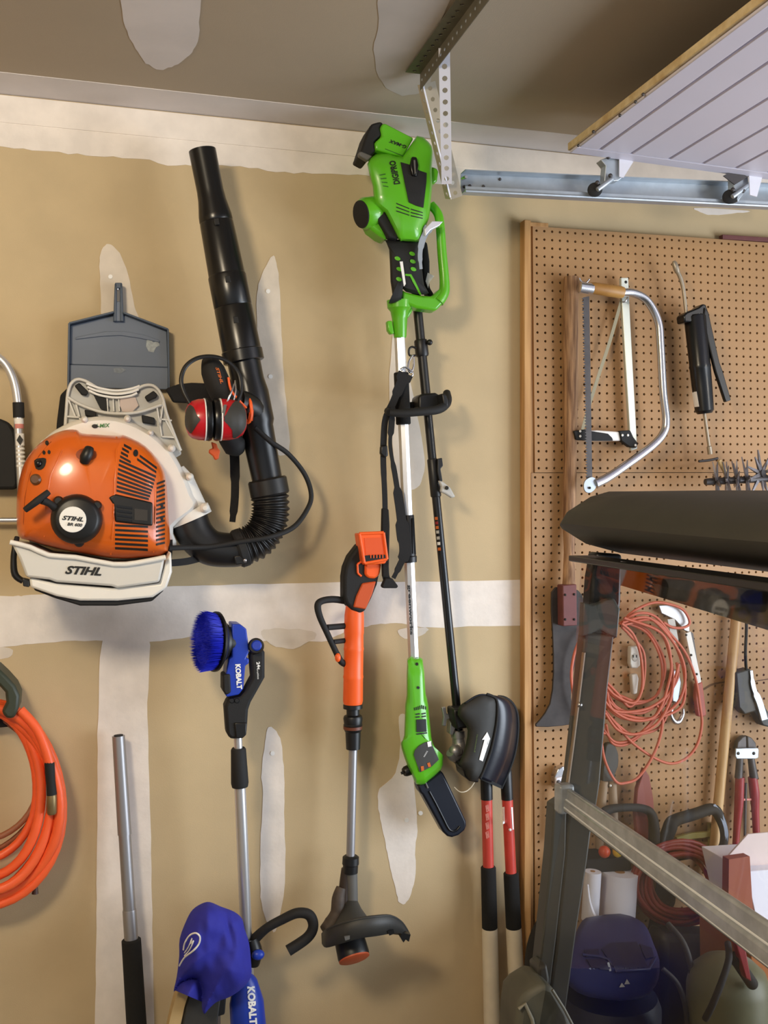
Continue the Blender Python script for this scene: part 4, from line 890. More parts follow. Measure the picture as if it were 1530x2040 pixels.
lathe('oil_cap', h8(190, 1225) + (.12,), h8(118, 1255) + (.125,), [(0, 9), (.2, 11), (.8, 10), (1, 8)], M_BLK, gs, 16)
cyl('cap_pin', h8(118, 1255) + (.125,), h8(92, 1266) + (.125,), 3, M_BLK, gs, 8)
plate('housing_lug', H([(445, 1085), (500, 1085), (512, 1110), (498, 1160), (450, 1150)]), .13, .03, M_GREEN, gs, .005)
bs = plate('bar_cover', H([(255, 1378), (350, 1342), (480, 1242), (505, 1270), (535, 1330), (725, 1730), (728, 1775), (710, 1820), (650, 1870), (590, 1890), (545, 1880), (500, 1838), (300, 1475), (275, 1455)]), .125, .045, mat('navy_black_plastic', (20, 24, 36), .35), gs, .006)
tube('cover_ridge', [h8(365, 1440) + (.126,), h8(430, 1560) + (.126,), h8(500, 1700) + (.126,), h8(560, 1810) + (.126,), h8(620, 1822) + (.126,), h8(662, 1780) + (.126,)], 2.2, M_BLKG, bs, 4, 8)
tube('cover_ridge', [h8(325, 1350) + (.127,), h8(352, 1408) + (.127,)], 2, M_GREY, bs, 2, 6)

# ================================================================== BLACK STRING TRIMMER ATTACHMENT
bt = thing('black_string_trimmer', 'black string trimmer attachment with loop handle and curved guard, hung head down', 'string trimmer')
def bs_(y, d=.10): return (832 + (y - 617) * .0984, y, d)
lathe('upper_shaft', bs_(470), bs_(790), [(0, 9), (1, 9.5)], M_BLK, bt, 20)
lathe('lower_shaft', bs_(785), bs_(1462), [(0, 8.6), (1, 8.6)], M_BLKG, bt, 20)
plate('top_grip', [(840, 478), (852, 482), (857, 520), (857, 572), (866, 586), (856, 592), (842, 560)], .125, .04, M_BLKM, bt, .006)
lathe('shaft_collar', bs_(677), bs_(710), [(0, 12), (.1, 13.5), (.9, 13.5), (1, 12)], M_BLK, bt, 20)
pball('collar_knob', (856, 682, .12), (6, 6), M_BLK, bt)
tube('strap_ring', [(828, 708, .12), (816, 708, .12), (815, 696, .12), (821, 691, .12), (829, 694, .12)], 2.2, M_BLK, bt, 4, 8)
plate('handle_clamp', [(834, 789), (842, 784), (868, 782), (882, 790), (882, 812), (870, 822), (842, 824), (834, 812)], .145, .07, M_BLK, bt, .006)
tube('loop_handle', [(776, 822, .20), (800, 823, .205), (840, 820, .205), (872, 816, .195), (888, 806, .17), (892, 795, .14), (890, 783, .11)], [7, 8, 8.5, 9, 9, 8.5, 8], M_BLKM, bt, 6, 14)
tube('loop_handle', [(776, 822, .20), (773, 818, .16), (790, 812, .10), (830, 806, .09)], [7, 7, 7, 7], M_BLKM, bt, 5, 12)
plate('handle_cap', [(880, 783), (890, 786), (894, 798), (893, 813), (884, 813), (882, 798)], .19, .08, M_BLK, bt, .004)
lathe('coupler', bs_(914), bs_(990), [(0, 9.4), (.03, 10.8), (.97, 10.8), (1, 9.4)], M_BLK, bt, 20)
plate('coupler_lever', [(872, 914), (881, 912), (883, 928), (878, 934), (882, 958), (876, 962), (872, 940)], .125, .015, M_BLK, bt, .002)
plate('wing_knob', [(874, 957), (884, 960), (898, 972), (908, 990), (900, 992), (888, 984), (878, 980), (880, 970)], .135, .014, M_LGREY, bt, .004)
lathe('knob_screw', (890, 972, .128), (890, 972, .140), [(0, 4), (1, 4)], M_INK, bt, 10)
hb_ = surf(bpy.data.objects['lower_shaft'])
for y, m in ((1033, M_OINK), (1042, M_DRED), (1051, M_OINK), (1060, M_LGREY), (1072, M_LGREY), (1083, M_WHITE), (1094, M_OINK)):
    x = bs_(y)[0] - 3; patch('shaft_marking', [(x - 3.5, y - 3), (x + 2, y - 3.4), (x + 2.4, y + 2.6), (x - 3, y + 3)], hb_, m, bt, .001, .0008)
lathe('gear_collar', (912, 1454, .10), (915, 1490, .10), [(0, 13), (.05, 14.5), (.4, 14.5), (.42, 12.5), (.7, 13), (.75, 14), (1, 14)], M_ALUD, bt, 22)
tube('gear_housing', [(916, 1480, .10), (914, 1496, .11), (905, 1505, .125), (897, 1499, .135)], [13, 14, 13, 9], M_ALUD, bt, 5, 18)
ball('gear_nose', W(907, 1496, .13), .019, M_ALUD, bt)
plate('wing_nut', [(880, 1410), (888, 1408), (890, 1422), (898, 1424), (900, 1430), (891, 1434), (889, 1447), (881, 1446), (884, 1428)], .115, .01, M_ALUD, bt, .002)
plate('shaft_bracket', [(899, 1412), (906, 1412), (908, 1450), (902, 1466), (896, 1462)], .12, .03, M_ALUD, bt, .002)
face = H([(660, 612), (720, 570), (800, 520), (880, 496), (960, 512), (1012, 548), (1024, 640), (1012, 800), (965, 1020), (905, 1200), (858, 1312), (780, 1345), (735, 1310), (705, 1235), (655, 1180), (690, 1080), (720, 980), (736, 850), (700, 780), (640, 700)])
gf = pillow('guard_face', face, lambda x, y, e: .185 + .02 * (1 - math.exp(-e / 8)), .165, M_CARTB, bt, 2, 9, 50)
E1 = H([(700, 585), (800, 518), (880, 496), (960, 512), (1015, 552), (1026, 650), (1014, 800), (966, 1030), (908, 1200), (860, 1312)])
E2 = H([(890, 560), (960, 528), (1030, 524), (1100, 536), (1170, 590), (1215, 690), (1222, 860), (1190, 1080), (1120, 1280), (1060, 1412)])
R1 = cat_rom([W(x, y, .19) for x, y in E1], 4); R2 = cat_rom([W(x, y, .075) for x, y in E2], 4); n_ = len(R1)
Rm = [(a + b) / 2 + Vector((.008, -.006, 0)) for a, b in zip(R1, R2)]
gk = mesh('guard_skirt', R1 + Rm + R2, [[r * n_ + i, r * n_ + i + 1, (r + 1) * n_ + i + 1, (r + 1) * n_ + i] for r in (0, 1) for i in range(n_ - 1)], mat('guard_blue_black', (24, 26, 36), .3), bt, 60)
so = gk.modifiers.new('thick', 'SOLIDIFY'); so.thickness = .004
tube3('guard_rim', R1[10:], .004, M_BLKM, bt, 8); tube3('guard_rim', R2[8:], .0045, M_BLKM, bt, 8)
plate('cutter_blade', H([(868, 1290), (1066, 1385), (1062, 1415), (858, 1325)]), .15, .006, M_BLK, bt)
plate('guard_bracket', H([(600, 645), (890, 640), (740, 832), (690, 835), (635, 850), (600, 700)]), .165, .06, M_BLK, bt, .006)
plate('spool', H([(650, 1160), (720, 1140), (850, 1290), (850, 1365), (760, 1345), (715, 1300), (700, 1225), (655, 1205)]), .16, .08, M_BLK, bt, .008)
hf = surf(gf)
patch('arrow_mark', H([(845, 1132), (896, 938), (872, 940), (922, 864), (950, 930), (928, 932), (878, 1148)]), hf, M_WHITE, gf, .0022, .001)
text('lettering', 'greenworks', h8(815, 975), 36, 4, 80, mat('dull_green_print', (92, 110, 50), .6), gf, hf, .0)
tube('trimmer_line', [h8(800, 1355) + (.17,), h8(770, 1400) + (.18,), h8(720, 1440) + (.19,), h8(660, 1445) + (.19,), h8(606, 1400) + (.18,)], 1.1, M_CREAM, bt, 5, 6)

# ================================================================== SHOULDER STRAP
ss = thing('shoulder_strap', 'black webbing shoulder strap clipped to the black trimmer shaft', 'strap')
tube('snap_hook', [(822, 708, .135), (815, 720, .14), (813, 734, .145), (818, 742, .145), (824, 730, .142), (824, 712, .138)], 2.2, M_CHROME, ss, 5, 8)
tube('strap_loop', [(798, 736, .155), (808, 732, .155), (822, 742, .155), (818, 750, .155), (800, 742, .155)], 2.0, M_CHROME, ss, 4, 8)
ribbon('webbing', [(809, 744, .158), (796, 772, .16), (782, 805, .165), (769, 832, .16), (765, 870, .155), (764, 920, .15), (767, 990, .145), (768, 1060, .14), (768, 1140, .135), (774, 1158, .135)], [30, 20, 14, 12, 12, 11, 10, 12, 14, 15], .004, M_WEB, ss)
ribbon('webbing', [(783, 812, .168), (780, 850, .165), (778, 890, .16), (788, 950, .155), (797, 1010, .152), (803, 1060, .15), (807, 1100, .15), (797, 1126, .145), (784, 1152, .138)], [10, 12, 7, 10, 18, 26, 22, 12, 8], .004, M_WEB, ss)
plate('slide_buckle', [(759, 888), (772, 886), (774, 908), (766, 912), (758, 904)], .162, .016, M_BLK, ss, .004)
plate('strap_pad', [(761, 1012), (775, 1014), (777, 1048), (775, 1150), (762, 1150), (760, 1060)], .148, .012, M_FOAM, ss, .004)
plate('strap_end', [(768, 1152), (782, 1152), (794, 1168), (791, 1172), (764, 1172), (761, 1168)], .145, .02, M_WEB, ss, .003)
# ================================================================== WALL HOOK
wh = thing('wall_hook', 'bent grey metal hook holding the pole saw by its grip', 'hook')
ribbon('hook_arm', [(839, 536, .21), (837, 506, .212), (842, 478, .215), (855, 452, .22)], [6, 9, 12, 18], .004, M_GALV, wh)
plate('hook_tip', [(846, 456), (861, 440), (883, 441), (876, 449), (858, 458), (848, 470)], .225, .02, M_STRAP, wh, .002)
cyl('hook_stem', (846, 470, .0), (846, 470, .212), 5, M_GALV, wh, 10)
tg = tag(plate('paper_tag', [(852, 543), (865, 550), (856, 562), (853, 574), (848, 560)], .135, .001, M_WHITE), 'small white paper tag dangling beside the black trimmer grip', 'tag')

# ================================================================== TWO-HANDLED DIGGER
ph = thing('post_hole_digger', 'pair of long red, black and cream fibreglass handles below the trimmer guard', 'digger')
def hnd(x0, x1, ys, d):
    f = lambda y: (x0 + (x1 - x0) * (y - 1560) / 480, y, d)
    lathe('collar', f(1530), f(1592), [(0, 10), (.1, 12), (1, 12)], M_BLK, ph, 18)
    h = lathe('handle', f(1588), f(ys[0] + 4), [(0, 11), (1, 11)], M_REDP, ph, 18)
    lathe('foam_grip', f(ys[0]), f(ys[1]), [(0, 13), (.02, 15.2), (.98, 15.6), (1, 14)], M_FOAM, ph, 18)
    lathe('lower_handle', f(ys[1] - 3), f(2500), [(0, 14.5), (.01, 15.8), (1, 18)], M_CREAM, ph, 18)
    return h
a1 = hnd(969, 980, (1726, 1850), .06); a2 = hnd(1009, 1033, (1738, 1849), .06)
patch('worn_sticker', [(1001, 1608), (1005, 1607), (1006, 1640), (1002, 1642)], surf(a2), M_WHITE, ph, .001, .0006)
patch('worn_sticker', [(1018, 1608), (1021, 1608), (1023, 1652), (1021, 1653)], surf(a2), M_WHITE, ph, .001, .0006)
for y in (1605, 1622, 1640, 1658): patch('worn_print', [(967, y), (973, y - 3), (975, y + 10), (969, y + 13)], surf(a1), M_PINK, ph, .0008, .0005)
pball('rivet', (1016, 1653, .078), 3, M_WHITE, ph)

# ================================================================== LONG-HANDLED BLADE
bb_ = thing('brush_blade', 'rough brown wooden handle with a dark steel blade hung on the pegboard', 'blade')
tube('handle', [(1138, 552, .048), (1137, 650, .048), (1137, 780, .048), (1136, 900, .048), (1134, 1030, .05), (1134, 1100, .055), (1134, 1172, .065)], [14.5, 15.5, 14.5, 13.5, 13, 11, 14.5], M_OLDW, bb_, 6, 14)
bk = plate('clamp_block', [(1121, 1166), (1149, 1164), (1150, 1246), (1122, 1248)], .095, .04, M_MAROON, bb_, .003)
for x, y in ((1126, 1185), (1144, 1184), (1126, 1234), (1144, 1234)): pball('rivet', (x, y, .096), 2.4, M_INK, bk)
plate('blade', [(1099, 1180), (1120, 1170), (1152, 1176), (1164, 1198), (1163, 1235), (1154, 1290), (1142, 1340), (1138, 1390), (1143, 1436), (1120, 1446), (1068, 1448), (1076, 1434), (1096, 1402), (1103, 1340), (1101, 1260)], .055, .008, mat('old_dark_steel', (66, 60, 58), .65, .25, var=.3, scale=30), bb_, .002, sm=2)

# ================================================================== BOW SAW
bw = thing('bow_saw', 'chrome tube bow saw with wooden handle hanging on the pegboard', 'saw')
tube('bow_frame', [(1236, 583, .10), (1262, 584, .10), (1290, 600, .10), (1311, 640, .10), (1316, 690, .10), (1321, 780, .10), (1327, 835, .10), (1322, 862, .10), (1300, 888, .10), (1250, 925, .10), (1210, 952, .10), (1186, 964, .10)], [8, 8.2, 8.2, 8.2, 8.2, 8.2, 8.2, 8.2, 8.2, 8.2, 9, 10], M_CHROME, bw, 8, 16)
lathe('handle', (1176, 573, .10), (1241, 583, .10), [(0, 10), (.1, 11.5), (.9, 12.5), (1, 11)], mat('honey_wood', (186, 140, 74), .45, col2=(158, 112, 54), scale=12), bw, 20)
lathe('blade_clip', (1153, 572, .10), (1181, 576, .10), [(0, 9), (.05, 11.5), (.95, 11.5), (1, 9)], M_CHROME, bw, 20)
tube('wing_nut', [(1154, 554, .10), (1158, 561, .10), (1168, 563, .10), (1174, 556, .10)], 2, M_CHROME, bw, 4, 8)
plate('frame_end', [(1163, 968), (1167, 956), (1180, 950), (1190, 958), (1186, 974), (1175, 982), (1166, 979)], .105, .006, M_GALV, bw, .001, sm=3)
n = 62; L = []; 
for i in range(n):
    y = 592 + i * 5.8; x = 1162 + (y - 592) * .021
    L += [(x + 1.5, y), (x - 2.6, y + 2.9)]
plate('saw_blade', [(1174, 590)] + [(1180 + 0, 958)][:0] + [(1180, 955), (1170, 957)] + L[::-1], .098, .0015, M_STEEL, bw)
pball('blade_pin', (1175, 972, .108), 2.5, M_INK, bw)
# ================================================================== HACKSAW
hs_ = thing('hacksaw', 'silver flat-bar hacksaw with black and white grip behind the bow saw', 'saw')
plate('back_bar', [(1237, 553), (1252, 553), (1256, 640), (1270, 894), (1257, 898), (1246, 720), (1239, 600)], .06, .014, mat('pale_steel', (212, 216, 206), .35, .3), hs_, .002)
pball('hang_hole', (1247, 562, .0605), 3, M_INK, hs_, .4)
plate('grip', [(1166, 858), (1190, 857), (1232, 860), (1240, 860), (1250, 864), (1246, 877), (1235, 878), (1166, 878)], .07, .022, M_WHITE, hs_, .004)
plate('grip_cover', [(1172, 858), (1200, 862), (1212, 864), (1220, 872), (1222, 878), (1172, 878)], .0735, .006, M_BLKM, hs_, .002)
plate('grip_joint', [(1234, 858), (1256, 857), (1262, 870), (1272, 884), (1268, 892), (1254, 890), (1238, 878)], .076, .02, M_BLKM, hs_, .003)
plate('grip_end', [(1143, 858), (1168, 855), (1170, 877), (1148, 876)], .076, .024, M_BLKM, hs_, .003)
for x, y in ((1240, 867), (1251, 867), (1266, 887), (1156, 859), (1156, 869)): pball('rivet', (x, y, .0775), 2.6, M_WHITE, hs_, .5)
ribbon('blade', [(1238, 600, .055), (1215, 680, .055), (1192, 750, .055), (1174, 808, .055), (1160, 858, .06)], 6.5, .001, mat('dull_blade', (140, 132, 108), .45, .4), hs_)
tube('tension_ring', [(1240, 602, .07), (1247, 600, .075), (1250, 590, .075), (1246, 583, .075)], 1.8, M_CHROME, hs_, 4, 6)
# ================================================================== GREASE GUN
gg = thing('grease_gun', 'black grease gun with lever and thin metal nozzle on the pegboard', 'grease gun')
lathe('barrel', (1384, 628, .09), (1404, 824, .09), [(0, 19), (.02, 21.5), (.5, 20.5), (.52, 21.5), (.54, 20.5), (.72, 20), (.97, 18.5), (1, 14)], M_BLKG, gg, 26)
plate('head', [(1362, 628), (1368, 622), (1392, 612), (1400, 605), (1407, 606), (1412, 622), (1411, 640), (1364, 642)], .11, .045, M_BLKG, gg, .005)
plate('lever', [(1404, 612), (1412, 622), (1422, 668), (1434, 722), (1440, 738), (1457, 797), (1446, 801), (1426, 740), (1416, 700), (1402, 640)], .115, .014, M_BLK, gg, .003)
plate('head_valve', [(1381, 628), (1395, 623), (1396, 632), (1384, 636)], .113, .01, M_GALV, gg, .002)
tube('nozzle_pipe', [(1367, 624, .09), (1362, 580, .09), (1356, 555, .09), (1349, 540, .09)], [3.6, 3.8, 4.4, 4], mat('dull_nickel', (170, 158, 140), .4, .6), gg, 5, 10)
lathe('nozzle_tip', (1350, 543, .09), (1342, 520, .09), [(0, 5), (.3, 6), (.8, 5.5), (1, 3)], MATS['dull_nickel'], gg, 12)
lathe('plunger_rod', (1403, 822, .09), (1415, 905, .09), [(0, 3.2), (.8, 3.2), (.82, 5), (1, 5)], MATS['dull_nickel'], gg, 12)
tube('rod_handle', [(1392, 919, .09), (1412, 917, .09), (1430, 913, .09)], 2.6, M_STEEL, gg, 3, 8)
patch('sticker', [(1379, 781), (1388, 780), (1393, 810), (1384, 811)], surf(bpy.data.objects['barrel']), M_WHITE, gg, .001, .0006)
# ================================================================== STAR TINE CULTIVATOR
tc_ = thing('star_tine_cultivator', 'grey steel star tine wheels above the cart roof', 'cultivator')
cyl('axle', (1405, 960, .17), (1600, 950, .17), 7, M_STEEL, tc_, 12)
cyl('handle_stub', (1432, 917, .17), (1447, 944, .17), 4.5, M_TAN, tc_, 10)
for w_, (x, yy) in enumerate(((1428, 958), (1448, 957), (1468, 956), (1488, 955), (1516, 944), (1540, 952))):
    vs = []; fs = []; c0 = W(x, yy, .17); ax = Vector((.82, -.5, .1)) if w_ != 4 else Vector((.35, -.93, .1)); ax.normalize()
    u = Vector((0, 0, 1)); u = (u - ax * u.dot(ax)).normalized(); v_ = ax.cross(u)
    for k in range(10):
        a = k * 2 * math.pi / 10 + w_ * .3; r = u * math.cos(a) + v_ * math.sin(a); s = ax * .0045; e = ax.cross(r) * .007
        o = len(vs); tip = c0 + r * (.060 + .008 * (k % 3)) + ax * .006 * ((k % 2) * 2 - 1)
        vs += [c0 + s + e, c0 + s - e, c0 - s - e, c0 - s + e, tip + e * .35 + s * .3, tip - e * .35 + s * .3, tip - e * .35 - s * .3, tip + e * .35 - s * .3]
        fs += [[o, o + 1, o + 5, o + 4], [o + 1, o + 2, o + 6, o + 5], [o + 2, o + 3, o + 7, o + 6], [o + 3, o, o + 4, o + 7], [o + 4, o + 5, o + 6, o + 7]]
    mesh('tine_wheel', vs, fs, mat('worn_grey_steel', (150, 144, 146), .4, .6, var=.35, scale=60), tc_)
    lathe3('wheel_hub', c0 - ax * .01, c0 + ax * .01, [(0, .012), (1, .012)], M_STEEL, tc_, 12)

# ================================================================== SMALL THINGS ON THE PEGBOARD
ec = thing('extension_cord', 'thin salmon orange extension cord coiled on the pegboard behind the cart', 'cord')
rc = 2.9 * mpp(1290, 1340, .07)
paths = [
    [(1238, 1242), (1262, 1218), (1300, 1201), (1335, 1204), (1362, 1216), (1374, 1240), (1362, 1250), (1340, 1250), (1322, 1240)],
    [(1234, 1243), (1270, 1222), (1305, 1228), (1335, 1262), (1365, 1300), (1385, 1350), (1395, 1410), (1398, 1445), (1388, 1485), (1365, 1512), (1335, 1521), (1300, 1508), (1258, 1478), (1225, 1440), (1203, 1412)],
    [(1199, 1445), (1198, 1475), (1206, 1518), (1226, 1556), (1245, 1560), (1272, 1548), (1302, 1503), (1318, 1455), (1318, 1420), (1308, 1405)],
    [(1238, 1242), (1262, 1265), (1277, 1310), (1279, 1370), (1262, 1400), (1225, 1385), (1204, 1362)],
    [(1245, 1240), (1290, 1262), (1318, 1320), (1312, 1380), (1270, 1402), (1230, 1392), (1206, 1366), (1212, 1330)],
    [(1250, 1238), (1312, 1256), (1335, 1310), (1338, 1370), (1300, 1430), (1250, 1425), (1212, 1395), (1204, 1360)],
    [(1240, 1240), (1295, 1232), (1348, 1290), (1365, 1345), (1350, 1400), (1300, 1432), (1240, 1430), (1210, 1408)],
    [(1205, 1420), (1232, 1455), (1270, 1462), (1310, 1440), (1335, 1395), (1342, 1350)],
    [(1200, 1450), (1225, 1478), (1260, 1472), (1296, 1440), (1320, 1400)],
    [(1206, 1372), (1230, 1410), (1280, 1420), (1325, 1390), (1350, 1350), (1348, 1320)],
    [(1172, 1255), (1150, 1285), (1139, 1330), (1140, 1370), (1150, 1410), (1170, 1440), (1205, 1462)]]
for i, p in enumerate(paths):
    if 3 <= i <= 9:
        tube3('cord_loop', cat_rom([W(x + 7 * math.sin(k * 2.1 + i), y + 8 * math.cos(k * 1.7 + i * 2), .058 + .009 * ((i * 3) % 4)) for k, (x, y) in enumerate(p)], 7), rc, M_SALMON, ec, 8, smooth=80)
    tube3('cord_loop', cat_rom([W(x, y, .06 + .010 * ((i * 5) % 4)) for x, y in p], 7), rc, M_SALMON, ec, 8, smooth=80)
oc = thing('cord_outlet', 'pale grey outlet end hanging inside the cord coil', 'outlet')
plate('outlet_body', [(1256, 1288), (1275, 1287), (1276, 1326), (1270, 1332), (1258, 1331), (1255, 1322)], .05, .02, M_OFFW, oc, .004)
pball('outlet_face', (1265, 1310, .0505), (7, 8), M_LGREY, oc, .25)
for x in (1262, 1268): plate('slot', [(x - 1, 1305), (x + 1, 1305), (x + 1, 1310), (x - 1, 1310)], .0535, .003, M_INK, oc)
plate('plug_body', [(1258, 1344), (1270, 1342), (1273, 1352), (1270, 1382), (1261, 1384)], .048, .018, M_OFFW, oc, .004)
rs = thing('red_grip_bar_tool', 'silver and white bar tool with a salmon red grip on the pegboard', 'tool')
plate('white_bar', [(1366, 1262), (1376, 1258), (1396, 1350), (1397, 1359), (1387, 1363)], .05, .008, M_WHITE, rs, .001)
plate('dark_edge', [(1376, 1258), (1381, 1262), (1394, 1348), (1395, 1352), (1390, 1340)], .047, .008, M_STEEL, rs)
plate('chrome_head', [(1312, 1206), (1330, 1205), (1366, 1214), (1374, 1230), (1374, 1260), (1364, 1256), (1345, 1235), (1318, 1222)], .045, .012, M_ALUD, rs, .002)
plate('head_plate', [(1330, 1234), (1344, 1232), (1352, 1278), (1340, 1282)], .05, .004, M_LGREY, rs)
for x, y in ((1365, 1265), (1375, 1305), (1386, 1343)): pball('bolt', (x + 2, y, .0505), 2.4, M_INK, rs)
plate('grip', [(1388, 1362), (1400, 1358), (1408, 1424), (1404, 1428), (1391, 1428), (1386, 1390)], .05, .018, M_DREDP, rs, .004)
sn = thing('snap_hook', 'grey metal snap hook hanging beside the cord coil', 'hook')
plate('hook_shank', [(1338, 1336), (1352, 1334), (1358, 1360), (1352, 1400), (1340, 1402), (1336, 1365)], .04, .016, M_GALV, sn, .004)
tube('hook_bend', [(1346, 1398, .045), (1336, 1420, .045), (1342, 1436, .045), (1352, 1438, .045), (1360, 1424, .045), (1361, 1412, .045)], [3, 4, 5, 5, 4, 2], M_CHROME, sn, 5, 10)
wd = tag(lathe('wooden_dowel', (1467, 1225, .055), (1412, 1800, .055), [(0, 10), (1, 10)], M_PINE2, None, 18), 'long pale wooden handle slanting across the pegboard', 'handle')
wl = thing('work_light', 'dark grey trough work light hanging by its black cord', 'lamp')
tube('cord', [(1486, 1180, .07), (1487, 1250, .07), (1485, 1300, .07), (1487, 1340, .07)], 3, M_BLKM, wl, 4, 8)
plate('housing', [(1466, 1340), (1496, 1332), (1500, 1362), (1514, 1392), (1534, 1422), (1546, 1452), (1520, 1446), (1504, 1418), (1484, 1424), (1472, 1410)], .075, .04, M_DGREY, wl, .005)
ribbon('reflector_edge', [(1497, 1336, .08), (1502, 1370, .082), (1514, 1400, .084), (1524, 1434, .084)], [5, 8, 12, 12], .01, M_GALV, wl)
bc_ = thing('bolt_cutter', 'bolt cutter with dark red handles and a grey bracket plate on the pegboard', 'bolt cutter')
plate('jaw', [(1467, 1494), (1470, 1478), (1480, 1468), (1487, 1466), (1488, 1494)], .05, .02, M_STEEL, bc_, .003)
plate('jaw', [(1490, 1494), (1489, 1466), (1498, 1470), (1506, 1480), (1508, 1494)], .05, .02, M_STEEL, bc_, .003)
bp_ = plate('bracket_plate', [(1466, 1491), (1510, 1490), (1512, 1494), (1511, 1510), (1506, 1512), (1468, 1512), (1465, 1506)], .06, .006, M_GALV, bc_, .002)
for x in (1471, 1502): pball('bolt_hole', (x, 1501, .061), 3.2, M_INK, bp_, .4)
tube('link_arm', [(1474, 1510, .05), (1471, 1550, .05)], [7, 8], M_STEEL, bc_, 2, 10); tube('link_arm', [(1496, 1510, .05), (1502, 1550, .05)], [7, 9], M_STEEL, bc_, 2, 10)
tube('handle', [(1474, 1548, .05), (1472, 1600, .05), (1468, 1650, .05), (1463, 1720, .05)], [9, 9, 7, 6], M_DRED, bc_, 4, 12)
tube('handle', [(1499, 1548, .05), (1503, 1580, .05), (1505, 1620, .05), (1508, 1690, .05)], [9, 10, 7.5, 6.5], M_DRED, bc_, 4, 12)
tube('spring_rod', [(1486, 1560, .05), (1485, 1600, .05), (1484, 1664, .05)], 2.6, M_STEEL, bc_, 2, 8)
beam('handle_stop', W(1474, 1593, .05), W(1498, 1592, .05), .006, .006, M_PINK, bc_)
hsw = thing('hand_saw', 'black plastic loop-handled hand saw hanging on the pegboard', 'saw')
tube('loop_handle', [(1322, 1706, .10), (1334, 1650, .10), (1346, 1634, .10), (1384, 1622, .10), (1420, 1612, .10), (1436, 1634, .10), (1443, 1668, .10), (1432, 1694, .10), (1384, 1703, .10)], [13, 14, 12, 11.5, 11, 8.5, 8, 6.5, 6.5], M_BLKM, hsw, 6, 14, closed=True)
ribbon('side_accent', [(1423, 1603, .112), (1436, 1622, .115), (1446, 1650, .115), (1448, 1676, .112)], [5, 7, 7, 4], .004, mat('blue_grey_plastic', (120, 132, 150), .4), hsw)
plate('saw_plate', [(1320, 1705), (1352, 1706), (1345, 1800), (1300, 1880), (1285, 1880)], .07, .003, M_STEEL, hsw)
ot_ = thing('olive_level', 'small olive yellow bar seen through the hand saw handle', 'tool')
plate('bar', [(1348, 1668), (1380, 1660), (1432, 1656), (1432, 1666), (1380, 1672), (1350, 1682)], .05, .014, mat('olive_yellow', (150, 140, 74), .55), ot_, .002)
plate('bar_end', [(1412, 1640), (1430, 1640), (1430, 1690), (1414, 1690)], .042, .012, MATS['olive_yellow'], ot_, .002)
lh = thing('loop_handle_shears', 'black loop handle with a dark red blade sheath behind the windshield', 'shears')
tube('loop_handle', [(1200, 1640, .10), (1206, 1616, .10), (1240, 1609, .10), (1282, 1611, .10), (1300, 1628, .10), (1303, 1680, .10), (1296, 1740, .10)], [8, 9, 8, 8, 10, 12, 12], M_BLKM, lh, 5, 12)
plate('red_sheath', [(1284, 1530), (1294, 1546), (1302, 1590), (1305, 1640), (1300, 1700), (1272, 1700), (1266, 1620), (1270, 1572)], .075, .02, mat('brick_red_plastic', (132, 62, 52), .5), lh, .003)
sp_ = thing('tin_snips', 'grey snips with two tan handles hanging behind the cart post', 'snips')
plate('snip_head', [(1206, 1486), (1216, 1480), (1226, 1486), (1233, 1504), (1232, 1528), (1226, 1544), (1228, 1566), (1200, 1566), (1202, 1520)], .06, .02, M_DGREY, sp_, .005, sm=2)
tube('tan_handle', [(1204, 1556, .06), (1198, 1610, .06), (1194, 1690, .06)], [8, 9, 8], mat('tan_rubber', (150, 128, 104), .6), sp_, 3, 10)
tube('tan_handle', [(1220, 1556, .06), (1222, 1610, .06), (1224, 1690, .06)], [8, 9, 8], MATS['tan_rubber'], sp_, 3, 10)
pball('pivot', (1216, 1565, .074), 2.5, M_WHITE, sp_)
cp = thing('bar_clamp', 'small silver clamp with a brown handle left of the cart post', 'clamp')
plate('jaw', [(1105, 1548), (1112, 1532), (1124, 1526), (1126, 1572), (1106, 1572)], .06, .03, M_CHROME, cp, .003)
plate('nut', [(1108, 1550), (1122, 1548), (1122, 1569), (1108, 1570)], .068, .01, M_PAPER, cp, .002)
pball('bolt', (1113, 1559, .0695), 5, M_STEEL, cp, .4)
tube('handle', [(1114, 1574, .06), (1112, 1620, .06), (1108, 1680, .06)], [7, 6, 5], mat('dark_brown_plastic', (84, 60, 50), .55), cp, 3, 10)
shf = thing('tool_shelf', 'small black shelf bracket carrying a red knob and a yellow knob', 'shelf')
plate('shelf_board', [(1168, 1712), (1256, 1708), (1258, 1734), (1168, 1740)], .12, .094, M_BLKM, shf, .003)
rk = tag(pball('red_knob', (1204, 1697, .13), (12, 12), mat('red_knob_plastic', (206, 76, 40), .35)), 'round red plastic knob on the small black shelf', 'knob')  # red knob, modelled as a plain sphere
yk = thing('yellow_knob', 'yellow plastic knob with a hole beside the red knob', 'spool')  # yellow knob, modelled as an oval with a dark hole
pball('knob_body', (1230, 1697, .13), (10, 11), M_YEL, yk); pball('knob_hole', (1235, 1700, .142), (4, 4), M_INK, yk, .5)
for x0, x1, y0, y1, nm in ((1164, 1198, 1736, 1832, 'narrow white paper roll left of the wider roll below the shelf'), (1198, 1271, 1737, 1824, 'wide white paper roll below the small black shelf')):
    xm = (x0 + x1) / 2; r = (x1 - x0) / 2
    pr = thing('paper_roll', nm, 'paper roll', 'white paper rolls below the shelf')
    lathe('roll', (xm, y0, .12 if r > 20 else .16), (xm - 6, y1, .12 if r > 20 else .16), [(0, r * .3), (0, r), (1, r), (1, r * .3)], M_PAPER, pr, 28)
    lathe('core', (xm, y0 - 1, .12 if r > 20 else .16), (xm - 6, y1 + 1, .12 if r > 20 else .16), [(0, r * .28), (1, r * .28)], M_CARD, pr, 16)
